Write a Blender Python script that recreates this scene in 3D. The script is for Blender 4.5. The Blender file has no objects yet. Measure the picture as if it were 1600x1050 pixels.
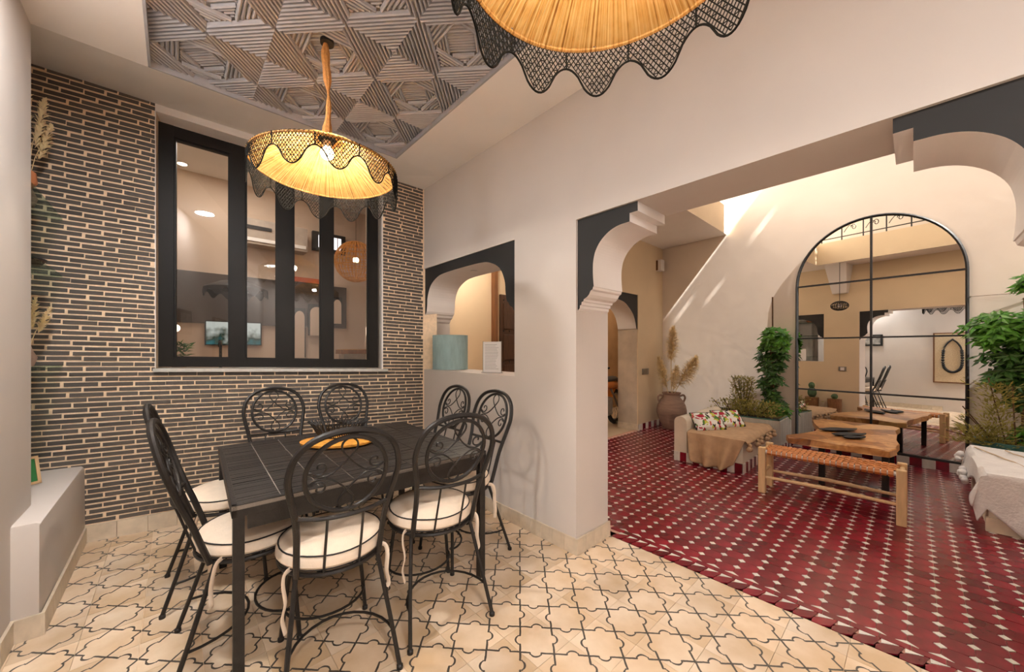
import bpy, bmesh, math, random
from mathutils import Vector, Matrix
random.seed(7)
SC = bpy.context.scene
COL = SC.collection
PI = math.pi
R2 = math.radians

# ------------------------------------------------------------------ camera, light, exposure
CAM_H = 1.262
YAW = 0.7173
cd = bpy.data.cameras.new('camera'); cam = bpy.data.objects.new('camera', cd); COL.objects.link(cam)
cam.location = (0, 0, CAM_H); cam.rotation_euler = (PI/2, 0, -YAW)
cd.sensor_width = 36; cd.lens = 572.83/1600*36
cd.shift_x = (800-772.49)/1600; cd.shift_y = (546.84-525)/1600
cd.clip_start = 0.02
SC.camera = cam

W = bpy.data.worlds.new('sky'); SC.world = W; W.use_nodes = True
bg = W.node_tree.nodes['Background']
bg.inputs[0].default_value = (0.94, 0.97, 1.0, 1); bg.inputs[1].default_value = 0.76

def lamp(name, typ, loc, energy, color=(1, 0.78, 0.55), size=0.1, rot=(0, 0, 0), **kw):
    l = bpy.data.lights.new(name, typ); l.energy = energy; l.color = color
    if typ == 'AREA': l.shape = 'DISK'; l.size = size
    elif typ in ('POINT', 'SPOT'): l.shadow_soft_size = size
    for k, v in kw.items(): setattr(l, k, v)
    o = bpy.data.objects.new(name, l); COL.objects.link(o); o.location = loc; o.rotation_euler = rot
    return o
sun = bpy.data.lights.new('sun', 'SUN'); sun.energy = 28; sun.angle = 0.004; sun.color = (1, 0.95, 0.88)
so = bpy.data.objects.new('sun', sun); COL.objects.link(so)
SUN_D = Vector((0.126, 0.63, -0.775)).normalized()
so.rotation_euler = SUN_D.to_track_quat('-Z', 'Y').to_euler()
WARM = (1, 0.80, 0.60)
# recessed ceiling downlights of the dining room (round, facing down)
for i, p in enumerate([(-0.32, 1.85), (-0.05, -0.95), (-0.05, -2.0)]):
    lamp('ceiling_downlight', 'AREA', (p[0], p[1], 2.83), (23, 27, 27)[i], (1, 0.98, 0.96), (0.17, 0.3, 0.3)[i])
SC.view_settings.view_transform = 'Standard'
SC.view_settings.look = 'None'
SC.view_settings.exposure = 0.76
SC.view_settings.gamma = 1.0
SC.view_settings.use_curve_mapping = False

# ------------------------------------------------------------------ materials
def lin(c):
    return tuple((x/12.92 if x <= 0.04045 else ((x+0.055)/1.055)**2.4) for x in [v/255 for v in c])
MATS = {}
def nd(nt, typ, **kw):
    n = nt.nodes.new(typ)
    for k, v in kw.items(): setattr(n, k, v)
    return n
def mat(name, col, rough=0.6, var=0.12, scale=6.0, metal=0.0, bump=0.0, bscale=40.0, objvar=0.0, stretch=(1, 1, 1), spec=0.5, transl=0.0, emit=0.0, detail=4.0):
    """noise-varied principled material"""
    if name in MATS: return MATS[name]
    m = bpy.data.materials.new(name); m.use_nodes = True; nt = m.node_tree; b = nt.nodes['Principled BSDF']
    c = lin(col)
    tc = nd(nt, 'ShaderNodeTexCoord'); mp = nd(nt, 'ShaderNodeMapping'); mp.inputs['Scale'].default_value = stretch
    nt.links.new(tc.outputs['Object'], mp.inputs[0])
    nz = nd(nt, 'ShaderNodeTexNoise'); nz.inputs['Scale'].default_value = scale; nz.inputs['Detail'].default_value = detail
    nt.links.new(mp.outputs[0], nz.inputs['Vector'])
    rp = nd(nt, 'ShaderNodeValToRGB')
    rp.color_ramp.elements[0].position = 0.3; rp.color_ramp.elements[1].position = 0.7
    rp.color_ramp.elements[0].color = tuple(x*(1-var) for x in c)+(1,)
    rp.color_ramp.elements[1].color = tuple(min(1, x*(1+var)) for x in c)+(1,)
    nt.links.new(nz.outputs[0], rp.inputs[0])
    out = rp.outputs[0]
    if objvar:
        oi = nd(nt, 'ShaderNodeObjectInfo'); mr = nd(nt, 'ShaderNodeMapRange')
        mr.inputs[3].default_value = 1-objvar; mr.inputs[4].default_value = 1+objvar
        nt.links.new(oi.outputs['Random'], mr.inputs[0])
        hs = nd(nt, 'ShaderNodeHueSaturation'); nt.links.new(mr.outputs[0], hs.inputs['Value']); nt.links.new(out, hs.inputs['Color'])
        out = hs.outputs[0]
    nt.links.new(out, b.inputs['Base Color'])
    b.inputs['Roughness'].default_value = rough; b.inputs['Metallic'].default_value = metal
    b.inputs['Specular IOR Level'].default_value = spec
    if bump:
        n2 = nd(nt, 'ShaderNodeTexNoise'); n2.inputs['Scale'].default_value = bscale; n2.inputs['Detail'].default_value = 5
        nt.links.new(mp.outputs[0], n2.inputs['Vector'])
        bp = nd(nt, 'ShaderNodeBump'); bp.inputs['Strength'].default_value = bump; bp.inputs['Distance'].default_value = 0.01
        nt.links.new(n2.outputs[0], bp.inputs['Height']); nt.links.new(bp.outputs[0], b.inputs['Normal'])
    if transl:
        o = nt.nodes['Material Output']; tr = nd(nt, 'ShaderNodeBsdfTranslucent'); mx = nd(nt, 'ShaderNodeMixShader'); mx.inputs[0].default_value = transl
        nt.links.new(out, tr.inputs[0]); nt.links.new(b.outputs[0], mx.inputs[1]); nt.links.new(tr.outputs[0], mx.inputs[2]); nt.links.new(mx.outputs[0], o.inputs[0])
    if emit:
        nt.links.new(out, b.inputs['Emission Color']); b.inputs['Emission Strength'].default_value = emit
    MATS[name] = m; return m
def emission(name, col, strength):
    if name in MATS: return MATS[name]
    m = bpy.data.materials.new(name); m.use_nodes = True; nt = m.node_tree; nt.nodes.clear()
    e = nd(nt, 'ShaderNodeEmission'); o = nd(nt, 'ShaderNodeOutputMaterial'); e.inputs[0].default_value = lin(col)+(1,); e.inputs[1].default_value = strength
    nt.links.new(e.outputs[0], o.inputs[0]); MATS[name] = m; return m
def glassy(name, tint, refl, rough=0.0, alpha=None):
    m = bpy.data.materials.new(name); m.use_nodes = True; nt = m.node_tree; nt.nodes.clear()
    o = nd(nt, 'ShaderNodeOutputMaterial'); t = nd(nt, 'ShaderNodeBsdfTransparent'); g = nd(nt, 'ShaderNodeBsdfGlossy'); mx = nd(nt, 'ShaderNodeMixShader')
    t.inputs[0].default_value = tint+(1,); g.inputs['Roughness'].default_value = rough; g.inputs['Color'].default_value = (1, 1, 1, 1)
    mx.inputs[0].default_value = refl
    nt.links.new(t.outputs[0], mx.inputs[1]); nt.links.new(g.outputs[0], mx.inputs[2]); nt.links.new(mx.outputs[0], o.inputs[0])
    MATS[name] = m; return m

M_PLASTER = mat('plaster', (204, 195, 188), 0.75, 0.04, 1.6, bump=0.12, bscale=9)
M_WHITE = mat('white_paint', (232, 226, 222), 0.6, 0.03, 3, bump=0.05, bscale=20)
M_CEIL = mat('ceiling_paint', (244, 238, 233), 0.7, 0.03, 2)
M_TAN = mat('tan_plaster', (218, 196, 164), 0.8, 0.06, 1.5, bump=0.12, bscale=8)
M_CREAMP = mat('courtyard_plaster', (222, 210, 198), 0.8, 0.06, 1.2, bump=0.2, bscale=7)
M_OLD = mat('worn_plaster', (196, 180, 160), 0.8, 0.14, 5, bump=0.3, bscale=14)
M_BROWNP = mat('brown_plaster', (176, 142, 104), 0.85, 0.15, 3, bump=0.3, bscale=8)
M_BLACKP = mat('black_paint', (34, 33, 33), 0.7, 0.1, 5, bump=0.1, bscale=20)
M_BRICK = mat('dark_brick', (92, 84, 78), 0.6, 0.2, 30, bump=0.35, bscale=60, objvar=0.22)
M_MORTAR = mat('mortar', (244, 216, 184), 0.9, 0.1, 30, bump=0.3, bscale=80)
M_BASET = mat('skirting_tile', (208, 192, 170), 0.45, 0.12, 14, objvar=0.06, bump=0.05)
M_BLACKM = mat('window_black', (24, 21, 19), 0.5, 0.1, 12, spec=0.25)
M_IRON = mat('wrought_iron', (36, 32, 30), 0.42, 0.25, 30, metal=0.2, bump=0.15, bscale=120)
M_CUSH = mat('cushion_cotton', (228, 208, 186), 0.9, 0.05, 25, bump=0.12, bscale=160)
M_PIPE = mat('black_piping', (30, 27, 26), 0.7)
M_TTILE = mat('charcoal_table_tile', (38, 34, 32), 0.38, 0.35, 26, objvar=0.3, stretch=(0.35, 3, 1), bump=0.12, bscale=60)
M_GROUT = mat('pale_grout', (140, 130, 120), 0.9)
def straw_material():
    m = bpy.data.materials.new('straw'); m.use_nodes = True; nt = m.node_tree; b = nt.nodes['Principled BSDF']; L = nt.links.new
    tc = nd(nt, 'ShaderNodeTexCoord'); sp = nd(nt, 'ShaderNodeSeparateXYZ'); L(tc.outputs['Object'], sp.inputs[0])
    at = nd(nt, 'ShaderNodeMath', operation='ARCTAN2'); L(sp.outputs[1], at.inputs[0]); L(sp.outputs[0], at.inputs[1])
    mu = nd(nt, 'ShaderNodeMath', operation='MULTIPLY'); L(at.outputs[0], mu.inputs[0]); mu.inputs[1].default_value = 46
    n1 = nd(nt, 'ShaderNodeTexNoise', noise_dimensions='1D'); n1.inputs['Scale'].default_value = 1.0; n1.inputs['Detail'].default_value = 3; L(mu.outputs[0], n1.inputs['W'])
    n2 = nd(nt, 'ShaderNodeTexNoise'); n2.inputs['Scale'].default_value = 25; L(tc.outputs['Object'], n2.inputs['Vector'])
    ad = nd(nt, 'ShaderNodeMath', operation='MULTIPLY_ADD'); L(n2.outputs[0], ad.inputs[0]); ad.inputs[1].default_value = 0.35; L(n1.outputs[0], ad.inputs[2])
    rp = nd(nt, 'ShaderNodeValToRGB'); e = rp.color_ramp.elements; e[0].position = 0.42; e[0].color = lin((150, 96, 36))+(1,); e[1].position = 0.86; e[1].color = lin((238, 200, 132))+(1,)
    x = e.new(0.6); x.color = lin((216, 162, 84))+(1,)
    L(ad.outputs[0], rp.inputs[0]); L(rp.outputs[0], b.inputs['Base Color']); b.inputs['Roughness'].default_value = 0.6
    tr = nd(nt, 'ShaderNodeBsdfTranslucent'); mx = nd(nt, 'ShaderNodeMixShader'); mx.inputs[0].default_value = 0.62; L(rp.outputs[0], tr.inputs[0])
    L(b.outputs[0], mx.inputs[1]); L(tr.outputs[0], mx.inputs[2]); L(mx.outputs[0], nt.nodes['Material Output'].inputs[0])
    return m
M_RATTAN = straw_material()
M_JUTE = mat('jute_cord', (190, 132, 70), 0.8, 0.2, 60, bump=0.5, bscale=140)
M_NET = mat('black_net', (24, 22, 19), 0.9, 0.2, 50, spec=0.1)
M_SLAT = mat('grey_ceiling_wood', (172, 172, 178), 0.7, 0.05, 20, stretch=(1, 1, 1), bump=0.1, bscale=50, objvar=0.06)
M_STEEL = mat('steel', (150, 146, 140), 0.35, 0.1, 20, metal=0.8)
M_BLACK = mat('matt_black', (24, 23, 24), 0.5, 0.15, 20)
M_WOODD = mat('dark_door_wood', (74, 48, 32), 0.6, 0.3, 9, stretch=(6, 6, 0.7), bump=0.3, bscale=30)
M_WOODM = mat('mid_wood', (120, 78, 46), 0.55, 0.25, 8, stretch=(6, 6, 0.6), bump=0.15, bscale=30)
M_LEMON = mat('pale_wood', (214, 178, 132), 0.6, 0.12, 10, stretch=(4, 4, 0.6), bump=0.2, bscale=20)
M_LEATHER = mat('tan_leather', (190, 116, 54), 0.45, 0.18, 20, bump=0.12, bscale=60)
M_THROW = mat('camel_throw', (186, 152, 118), 0.95, 0.12, 14, bump=0.35, bscale=120)
M_THROWW = mat('white_throw', (226, 222, 220), 0.95, 0.05, 14, bump=0.5, bscale=60)
M_CLAY = mat('terracotta_clay', (150, 122, 106), 0.8, 0.15, 7, stretch=(1, 1, 5), bump=0.2, bscale=20)
M_PAMPAS = mat('pampas', (255, 233, 194), 0.9, 0.08, 30, transl=0.4)
M_LEAF = mat('green_leaf', (84, 142, 44), 0.32, 0.5, 14, transl=0.3)
M_LEAFD = mat('dark_leaf', (60, 100, 40), 0.32, 0.5, 14, transl=0.25)
M_LEAFY = mat('olive_foliage', (166, 156, 84), 0.7, 0.45, 16, transl=0.25)
M_STEM = mat('brown_stem', (98, 72, 48), 0.8, 0.2, 20)
M_STUCCO = mat('bench_stucco', (216, 202, 182), 0.85, 0.08, 5, bump=0.35, bscale=25)
M_GREYP = mat('grey_planter', (190, 186, 178), 0.7, 0.1, 9, stretch=(3, 3, 0.5), bump=0.15)
M_TEAL = mat('teal_enamel', (64, 110, 104), 0.4, 0.2, 12)
M_GOLD = mat('gold', (196, 150, 72), 0.4, 0.15, 20, metal=0.5)
M_RED = mat('oxblood_zellige', (118, 18, 34), 0.26, 0.34, 10, objvar=0.35, bump=0.12, bscale=30)
M_REDS = mat('oxblood_zellige_field', (118, 18, 34), 0.26, 0.5, 9, bump=0.12, bscale=30)
M_DOT = mat('white_zellige', (214, 206, 196), 0.3, 0.08, 20, objvar=0.05)
M_RGROUT = mat('red_grout', (206, 160, 140), 0.9)
M_HALL = mat('beige_stone', (200, 176, 146), 0.5, 0.08, 4)
M_PAPER = mat('paper', (226, 220, 218), 0.7, 0.02, 10)
M_INK = mat('ink', (120, 110, 108), 0.8)
M_TERRAW = mat('stump_wood', (128, 88, 54), 0.75, 0.3, 12, stretch=(3, 3, 0.8), bump=0.3)
M_CACT = mat('cactus', (76, 104, 72), 0.7, 0.2, 20, bump=0.4)
M_ORANGE = mat('orange_paint', (196, 112, 40), 0.35, 0.1, 8)
M_RUBBER = mat('rubber', (34, 32, 31), 0.8, 0.2, 40)
M_BULB = emission('bulb_glow', (255, 226, 180), 9.0)
M_SPOT = emission('downlight_glow', (255, 236, 200), 5.0)

def floor_tile_material():
    m = bpy.data.materials.new('encaustic_tile'); m.use_nodes = True; nt = m.node_tree; b = nt.nodes['Principled BSDF']; L = nt.links.new
    def mt(op, a, c=None, cl=False):
        n = nd(nt, 'ShaderNodeMath', operation=op); n.use_clamp = cl
        for i, v in enumerate((a, c)):
            if v is None: continue
            if isinstance(v, (int, float)): n.inputs[i].default_value = v
            else: L(v, n.inputs[i])
        return n.outputs[0]
    tc = nd(nt, 'ShaderNodeTexCoord'); sp = nd(nt, 'ShaderNodeSeparateXYZ'); L(tc.outputs['Object'], sp.inputs[0])
    def wrap(s):   # to [-.5,.5] inside one 20 cm tile
        f = mt('FRACT', mt('ADD', mt('MULTIPLY', s, 5.0), 0.5)); return mt('ABSOLUTE', mt('SUBTRACT', f, 0.5))
    # hand-printed lines wobble a little
    nz = nd(nt, 'ShaderNodeTexNoise'); nz.inputs['Scale'].default_value = 30; oi = nd(nt, 'ShaderNodeObjectInfo')
    va = nd(nt, 'ShaderNodeVectorMath', operation='ADD'); L(tc.outputs['Object'], va.inputs[0]); L(oi.outputs['Random'], va.inputs[1]); L(va.outputs[0], nz.inputs['Vector'])
    u = wrap(sp.outputs[0]); v = wrap(sp.outputs[1])
    s = mt('MULTIPLY', mt('ADD', u, v), 0.7071); t = mt('MULTIPLY', mt('SUBTRACT', v, u), 0.7071)
    s = mt('ADD', s, mt('MULTIPLY', mt('SUBTRACT', nz.outputs[0], 0.5), 0.03))
    at = mt('ABSOLUTE', mt('ADD', t, 0.03))
    # bump: half-round bulge of radius .105, shoulders drop steeply
    rr = 0.115
    hb = mt('SQRT', mt('MAXIMUM', mt('SUBTRACT', rr*rr, mt('MULTIPLY', at, at)), 0.0))
    hb = mt('MULTIPLY', hb, 0.85)
    dist = mt('ABSOLUTE', mt('SUBTRACT', s, mt('ADD', 0.3536, hb)))
    # steep flank compensation
    flank = mt('MULTIPLY', mt('LESS_THAN', mt('ABSOLUTE', mt('SUBTRACT', at, rr)), 0.014), mt('LESS_THAN', mt('ABSOLUTE', mt('SUBTRACT', s, 0.3736)), 0.034))
    line = mt('MAXIMUM', mt('LESS_THAN', dist, 0.021), flank)
    # tile body colour
    n2 = nd(nt, 'ShaderNodeTexNoise'); n2.inputs['Scale'].default_value = 4; n2.inputs['Detail'].default_value = 6; L(va.outputs[0], n2.inputs['Vector'])
    rp = nd(nt, 'ShaderNodeValToRGB'); e = rp.color_ramp.elements
    e[0].position = 0.3; e[1].position = 0.72; e[0].color = lin((206, 176, 140))+(1,); e[1].color = lin((236, 217, 194))+(1,)
    L(n2.outputs[0], rp.inputs[0])
    hs = nd(nt, 'ShaderNodeHueSaturation'); mr = nd(nt, 'ShaderNodeMapRange'); mr.inputs[3].default_value = 0.86; mr.inputs[4].default_value = 1.08
    L(oi.outputs['Random'], mr.inputs[0]); L(mr.outputs[0], hs.inputs['Value']); L(rp.outputs[0], hs.inputs['Color'])
    mx = nd(nt, 'ShaderNodeMix', data_type='RGBA'); L(line, mx.inputs[0]); L(hs.outputs[0], mx.inputs[6]); mx.inputs[7].default_value = lin((74, 68, 62))+(1,)
    L(mx.outputs[2], b.inputs['Base Color']); b.inputs['Roughness'].default_value = 0.38
    bp = nd(nt, 'ShaderNodeBump'); bp.inputs['Strength'].default_value = 0.05; L(n2.outputs[0], bp.inputs['Height']); L(bp.outputs[0], b.inputs['Normal'])
    return m
M_TILE = floor_tile_material()

def teak_material():
    m = bpy.data.materials.new('live_edge_teak'); m.use_nodes = True; nt = m.node_tree; b = nt.nodes['Principled BSDF']; L = nt.links.new
    tc = nd(nt, 'ShaderNodeTexCoord')
    vo = nd(nt, 'ShaderNodeTexVoronoi'); vo.inputs['Scale'].default_value = 3.2; L(tc.outputs['Object'], vo.inputs['Vector'])
    wv = nd(nt, 'ShaderNodeTexNoise'); wv.inputs['Scale'].default_value = 7; wv.inputs['Detail'].default_value = 8; wv.inputs['Distortion'].default_value = 2.5; L(tc.outputs['Object'], wv.inputs['Vector'])
    sp = nd(nt, 'ShaderNodeSeparateColor'); L(vo.outputs['Color'], sp.inputs[0])
    ad = nd(nt, 'ShaderNodeMath', operation='MULTIPLY_ADD'); L(sp.outputs[0], ad.inputs[0]); ad.inputs[1].default_value = 0.45
    sc = nd(nt, 'ShaderNodeMath', operation='MULTIPLY'); L(wv.outputs[0], sc.inputs[0]); sc.inputs[1].default_value = 0.6; L(sc.outputs[0], ad.inputs[2])
    rp = nd(nt, 'ShaderNodeValToRGB'); e = rp.color_ramp.elements
    e[0].position = 0.2; e[0].color = lin((112, 66, 30))+(1,); e[1].position = 0.75; e[1].color = lin((222, 170, 108))+(1,)
    x = e.new(0.48); x.color = lin((172, 112, 58))+(1,)
    L(ad.outputs[0], rp.inputs[0]); L(rp.outputs[0], b.inputs['Base Color']); b.inputs['Roughness'].default_value = 0.4
    return m
M_TEAK = teak_material()

def pattern_material(name, stops, scale, base=(230, 226, 220)):
    m = bpy.data.materials.new(name); m.use_nodes = True; nt = m.node_tree; b = nt.nodes['Principled BSDF']; L = nt.links.new
    tc = nd(nt, 'ShaderNodeTexCoord'); nz = nd(nt, 'ShaderNodeTexNoise'); nz.inputs['Scale'].default_value = scale*0.4; L(tc.outputs['Object'], nz.inputs['Vector'])
    va = nd(nt, 'ShaderNodeVectorMath', operation='MULTIPLY_ADD'); L(nz.outputs['Color'], va.inputs[0]); va.inputs[1].default_value = (0.12, 0.12, 0.12); L(tc.outputs['Object'], va.inputs[2])
    vo = nd(nt, 'ShaderNodeTexVoronoi'); vo.inputs['Scale'].default_value = scale; L(va.outputs[0], vo.inputs['Vector'])
    sp = nd(nt, 'ShaderNodeSeparateColor'); L(vo.outputs['Color'], sp.inputs[0])
    rp = nd(nt, 'ShaderNodeValToRGB'); rp.color_ramp.interpolation = 'CONSTANT'
    e = rp.color_ramp.elements; e[0].position = 0; e[0].color = lin(stops[0][1])+(1,); e[1].position = stops[1][0]; e[1].color = lin(stops[1][1])+(1,)
    for p, c in stops[2:]:
        x = e.new(p); x.color = lin(c)+(1,)
    L(sp.outputs[0], rp.inputs[0]); L(rp.outputs[0], b.inputs['Base Color']); b.inputs['Roughness'].default_value = 0.85
    return m
M_FLORAL = pattern_material('jungle_print', [(0, (232, 228, 220)), (0.34, (38, 36, 36)), (0.48, (232, 228, 222)), (0.58, (176, 38, 62)), (0.68, (84, 124, 52)), (0.78, (196, 196, 72)), (0.86, (236, 232, 226)), (0.93, (200, 92, 84))], 29)

# ------------------------------------------------------------------ mesh builder
class MB:
    def __init__(self): self.bm = bmesh.new()
    def box(self, x0, x1, y0, y1, z0, z1, bev=0.0, M=None, mi=0):
        vs = [self.bm.verts.new((x, y, z)) for x in (x0, x1) for y in (y0, y1) for z in (z0, z1)]
        fs = [(0, 1, 3, 2), (4, 6, 7, 5), (0, 4, 5, 1), (2, 3, 7, 6), (0, 2, 6, 4), (1, 5, 7, 3)]
        F = [self.bm.faces.new([vs[i] for i in f]) for f in fs]
        for f in F: f.material_index = mi
        if bev:
            es = list({e for f in F for e in f.edges})
            r = bmesh.ops.bevel(self.bm, geom=es, offset=bev, segments=2, affect='EDGES', profile=0.6)
            if M:
                bmesh.ops.transform(self.bm, matrix=M, verts=list({v for f in r['faces'] for v in f.verts} | {v for v in vs if v.is_valid}))
        elif M: bmesh.ops.transform(self.bm, matrix=M, verts=vs)
        return self
    def hexa(self, pts, mi=0):      # 8 points: bottom 4 ccw, top 4 ccw
        vs = [self.bm.verts.new(p) for p in pts]
        for f in ((3, 2, 1, 0), (4, 5, 6, 7), (0, 1, 5, 4), (1, 2, 6, 5), (2, 3, 7, 6), (3, 0, 4, 7)):
            self.bm.faces.new([vs[i] for i in f]).material_index = mi
        return self
    def poly(self, pts, mi=0):
        f = self.bm.faces.new([self.bm.verts.new(p) for p in pts]); f.material_index = mi; return self
    def prism(self, poly, h0, h1, axis='z', mi=0, mi_side=None):
        """extrude 2D polygon; axis z: (x,y); axis x: (y,z); axis y: (x,z)"""
        def P(a, b, h): return {'z': (a, b, h), 'x': (h, a, b), 'y': (a, h, b)}[axis]
        A = [self.bm.verts.new(P(a, b, h0)) for a, b in poly]; B = [self.bm.verts.new(P(a, b, h1)) for a, b in poly]
        n = len(poly)
        for f in (self.bm.faces.new(A[::-1]), self.bm.faces.new(B)): f.material_index = mi
        for i in range(n):
            f = self.bm.faces.new((A[i], A[(i+1) % n], B[(i+1) % n], B[i])); f.material_index = mi if mi_side is None else mi_side
        return self
    def tube(self, pts, r, n=8, closed=False, radii=None, flat=None):
        pts = [Vector(p) for p in pts]; N = len(pts); rings = []
        up = None
        for i, p in enumerate(pts):
            if closed: t = pts[(i+1) % N]-pts[i-1]
            else: t = pts[min(i+1, N-1)]-pts[max(i-1, 0)]
            t.normalize()
            if up is None:
                up = Vector((0, 0, 1)) if abs(t.z) < 0.9 else Vector((1, 0, 0))
            a = (up-t*up.dot(t))
            if a.length < 1e-4: a = t.orthogonal()
            a.normalize(); b = t.cross(a); up = a
            rr = radii[i] if radii else r
            ra, rb = (rr*flat[0], rr*flat[1]) if flat else (rr, rr)
            rings.append([self.bm.verts.new(p+a*ra*math.cos(2*PI*k/n)+b*rb*math.sin(2*PI*k/n)) for k in range(n)])
        for i in range(N if closed else N-1):
            A, B = rings[i], rings[(i+1) % N]
            off = 0
            if closed and i == N-1:   # match twist
                off = min(range(n), key=lambda o: (A[0].co-B[o].co).length)
            for k in range(n):
                self.bm.faces.new((A[k], A[(k+1) % n], B[(k+1+off) % n], B[(k+off) % n]))
        if not closed:
            self.bm.faces.new(rings[0][::-1]); self.bm.faces.new(rings[-1])
        return self
    def lathe(self, prof, n=24, c=(0, 0, 0), cap=True):
        rings = []
        for r, z in prof:
            if r < 1e-5: rings.append([self.bm.verts.new((c[0], c[1], c[2]+z))])
            else: rings.append([self.bm.verts.new((c[0]+r*math.cos(2*PI*k/n), c[1]+r*math.sin(2*PI*k/n), c[2]+z)) for k in range(n)])
        for A, B in zip(rings, rings[1:]):
            for k in range(n):
                k2 = (k+1) % n
                if len(A) == 1 and len(B) == 1: continue
                if len(A) == 1: self.bm.faces.new((A[0], B[k2], B[k]))
                elif len(B) == 1: self.bm.faces.new((A[k], A[k2], B[0]))
                else: self.bm.faces.new((A[k], A[k2], B[k2], B[k]))
        if cap:
            for R in (rings[0], rings[-1]):
                if len(R) > 1: self.bm.faces.new(R)
        return self
    def sphere(self, c, r, n=12, sz=1.0):
        return self.lathe([(r*math.sin(PI*i/n), -r*sz*math.cos(PI*i/n)) for i in range(n+1)], n=max(8, n+4), c=c, cap=False)
    def grid(self, f, nu, nv, thick=0.0):
        V = [[self.bm.verts.new(f(i/nu, j/nv)) for j in range(nv+1)] for i in range(nu+1)]
        for i in range(nu):
            for j in range(nv): self.bm.faces.new((V[i][j], V[i+1][j], V[i+1][j+1], V[i][j+1]))
        return self
    def mesh(self, name, mats, smooth=False):
        bmesh.ops.recalc_face_normals(self.bm, faces=self.bm.faces[:])
        me = bpy.data.meshes.new(name); self.bm.to_mesh(me); self.bm.free()
        for m in (mats if isinstance(mats, (list, tuple)) else [mats]): me.materials.append(m)
        if smooth:
            for p in me.polygons: p.use_smooth = True
            me.set_sharp_from_angle(angle=R2(40))
        return me
def put(name, me, parent=None, loc=(0, 0, 0), rot=(0, 0, 0), kind=None):
    o = bpy.data.objects.new(name, me); COL.objects.link(o); o.location = loc; o.rotation_euler = rot
    if parent is not None: o.parent = parent
    if kind: o['kind'] = kind
    return o
def obj(name, mb, mats, parent=None, smooth=False, loc=(0, 0, 0), rot=(0, 0, 0), kind=None, solid=0.0, sub=0):
    o = put(name, mb.mesh(name, mats, smooth), parent, loc, rot, kind)
    if solid:
        s = o.modifiers.new('thickness', 'SOLIDIFY'); s.thickness = solid; s.offset = 0
    if sub:
        s = o.modifiers.new('smooth', 'SUBSURF'); s.levels = sub; s.render_levels = sub
    return o
def tag(o, label, cat=None, group=None):
    o['label'] = label
    if cat: o['category'] = cat
    if group: o['group'] = group
    return o
def thing(name, label, cat, loc=(0, 0, 0), rz=0.0, group=None):
    o = bpy.data.objects.new(name, None); COL.objects.link(o); o.location = loc; o.rotation_euler = (0, 0, rz)
    o.empty_display_size = 0.1
    return tag(o, label, cat, group)
def struct(name, mb, mats, label=None, smooth=False, parent=None):
    o = obj(name, mb, mats, parent, smooth); o['kind'] = 'structure'
    if label: o['label'] = label
    return o
def sub(name, mb, mats, parent, smooth=False, **k): return obj(name, mb, mats, parent, smooth, **k)
def kids(o): return [c for c in list(o.children)]
def dup(root, loc, rz, label=None):
    r = root.copy(); COL.objects.link(r); r.location = loc; r.rotation_euler = (0, 0, rz)
    if label: r['label'] = label
    for ch in kids(root):
        c = ch.copy(); COL.objects.link(c); c.parent = r
        for g in kids(ch):
            d = g.copy(); COL.objects.link(d); d.parent = c
    return r
def smoothpath(P, n=6, closed=False):
    """Catmull-Rom through control points"""
    P = [Vector(p) for p in P]; out = []; N = len(P)
    for i in range(N if closed else N-1):
        p0 = P[i-1] if (closed or i > 0) else P[0]*2-P[1]
        p1, p2 = P[i], P[(i+1) % N]
        p3 = P[(i+2) % N] if (closed or i+2 < N) else P[-1]*2-P[-2]
        for k in range(n):
            t = k/n
            out.append(0.5*((2*p1)+(p2-p0)*t+(2*p0-5*p1+4*p2-p3)*t*t+(3*p1-p0-3*p2+p3)*t**3))
    if not closed: out.append(P[-1])
    return out
# camera helper used only to decide which repeated pieces show largest
FWD = (math.sin(YAW), math.cos(YAW)); RGT = (math.cos(YAW), -math.sin(YAW))
def depth(x, y): return x*FWD[0]+y*FWD[1]
def in_view(x, y, m=0.1):
    d = depth(x, y)
    if d < 0.9: return False
    s = (x*RGT[0]+y*RGT[1])/d
    return -1.35-m < s < 1.445+m and d > 1.32

# ================================================================== ROOM SHELL
CZ = 2.853                      # flat ceiling height
def topA(x): return CZ+0.078*(1.85-x)
NA = Vector((0.163, 0.9866, 0))  # behind the brick wall
def A(x, t, off=0.0):            # point on the slightly skewed brick wall
    return Vector((x, 3.2+0.165*(1.85-x), t*topA(x)/CZ))+NA*off
def Abox(mb, x0, x1, t0, t1, o0, o1, mi=0):
    mb.hexa([A(x0, t0, o0), A(x1, t0, o0), A(x1, t0, o1), A(x0, t0, o1), A(x0, t1, o0), A(x1, t1, o0), A(x1, t1, o1), A(x0, t1, o1)], mi)

# ---- dining floor: encaustic tiles 20 x 20 cm
mb = MB(); mb.box(-0.95, 2.3, -2.7, 3.75, -0.12, -0.006)
floor = struct('floor', mb, M_MORTAR, 'cream patterned cement tile floor of the dining room')
def tile_mesh(x0, x1, y0, y1):
    m = MB(); m.box(x0, x1, y0, y1, -0.012, 0.0); return m.mesh('floor_tile', M_TILE)
TM = tile_mesh(-0.0992, 0.0992, -0.0992, 0.0992); TC = tile_mesh(-0.0992, 0.044, -0.0992, 0.0992)
cells = []
for i in range(-9, 7):
    for j in range(-20, 14):
        x = 1.188+0.2*i; y = 1.084+0.2*j
        if x < -0.62 or y > 3.72 or y < -2.6 or x > 2.2: continue
        if x > 1.9 and not (-0.4 < y < 1.4): continue
        if y > 3.3+0.165*(1.85-x): continue
        cells.append((x, y))
vis = sorted([c for c in cells if in_view(*c)], key=lambda c: depth(*c))[:298]
vs = set(vis)
for x, y in vis: put('floor_tile', TC if x > 2.1 else TM, floor, (x, y, random.uniform(-0.0006, 0.0004)))
mb = MB()
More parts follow.
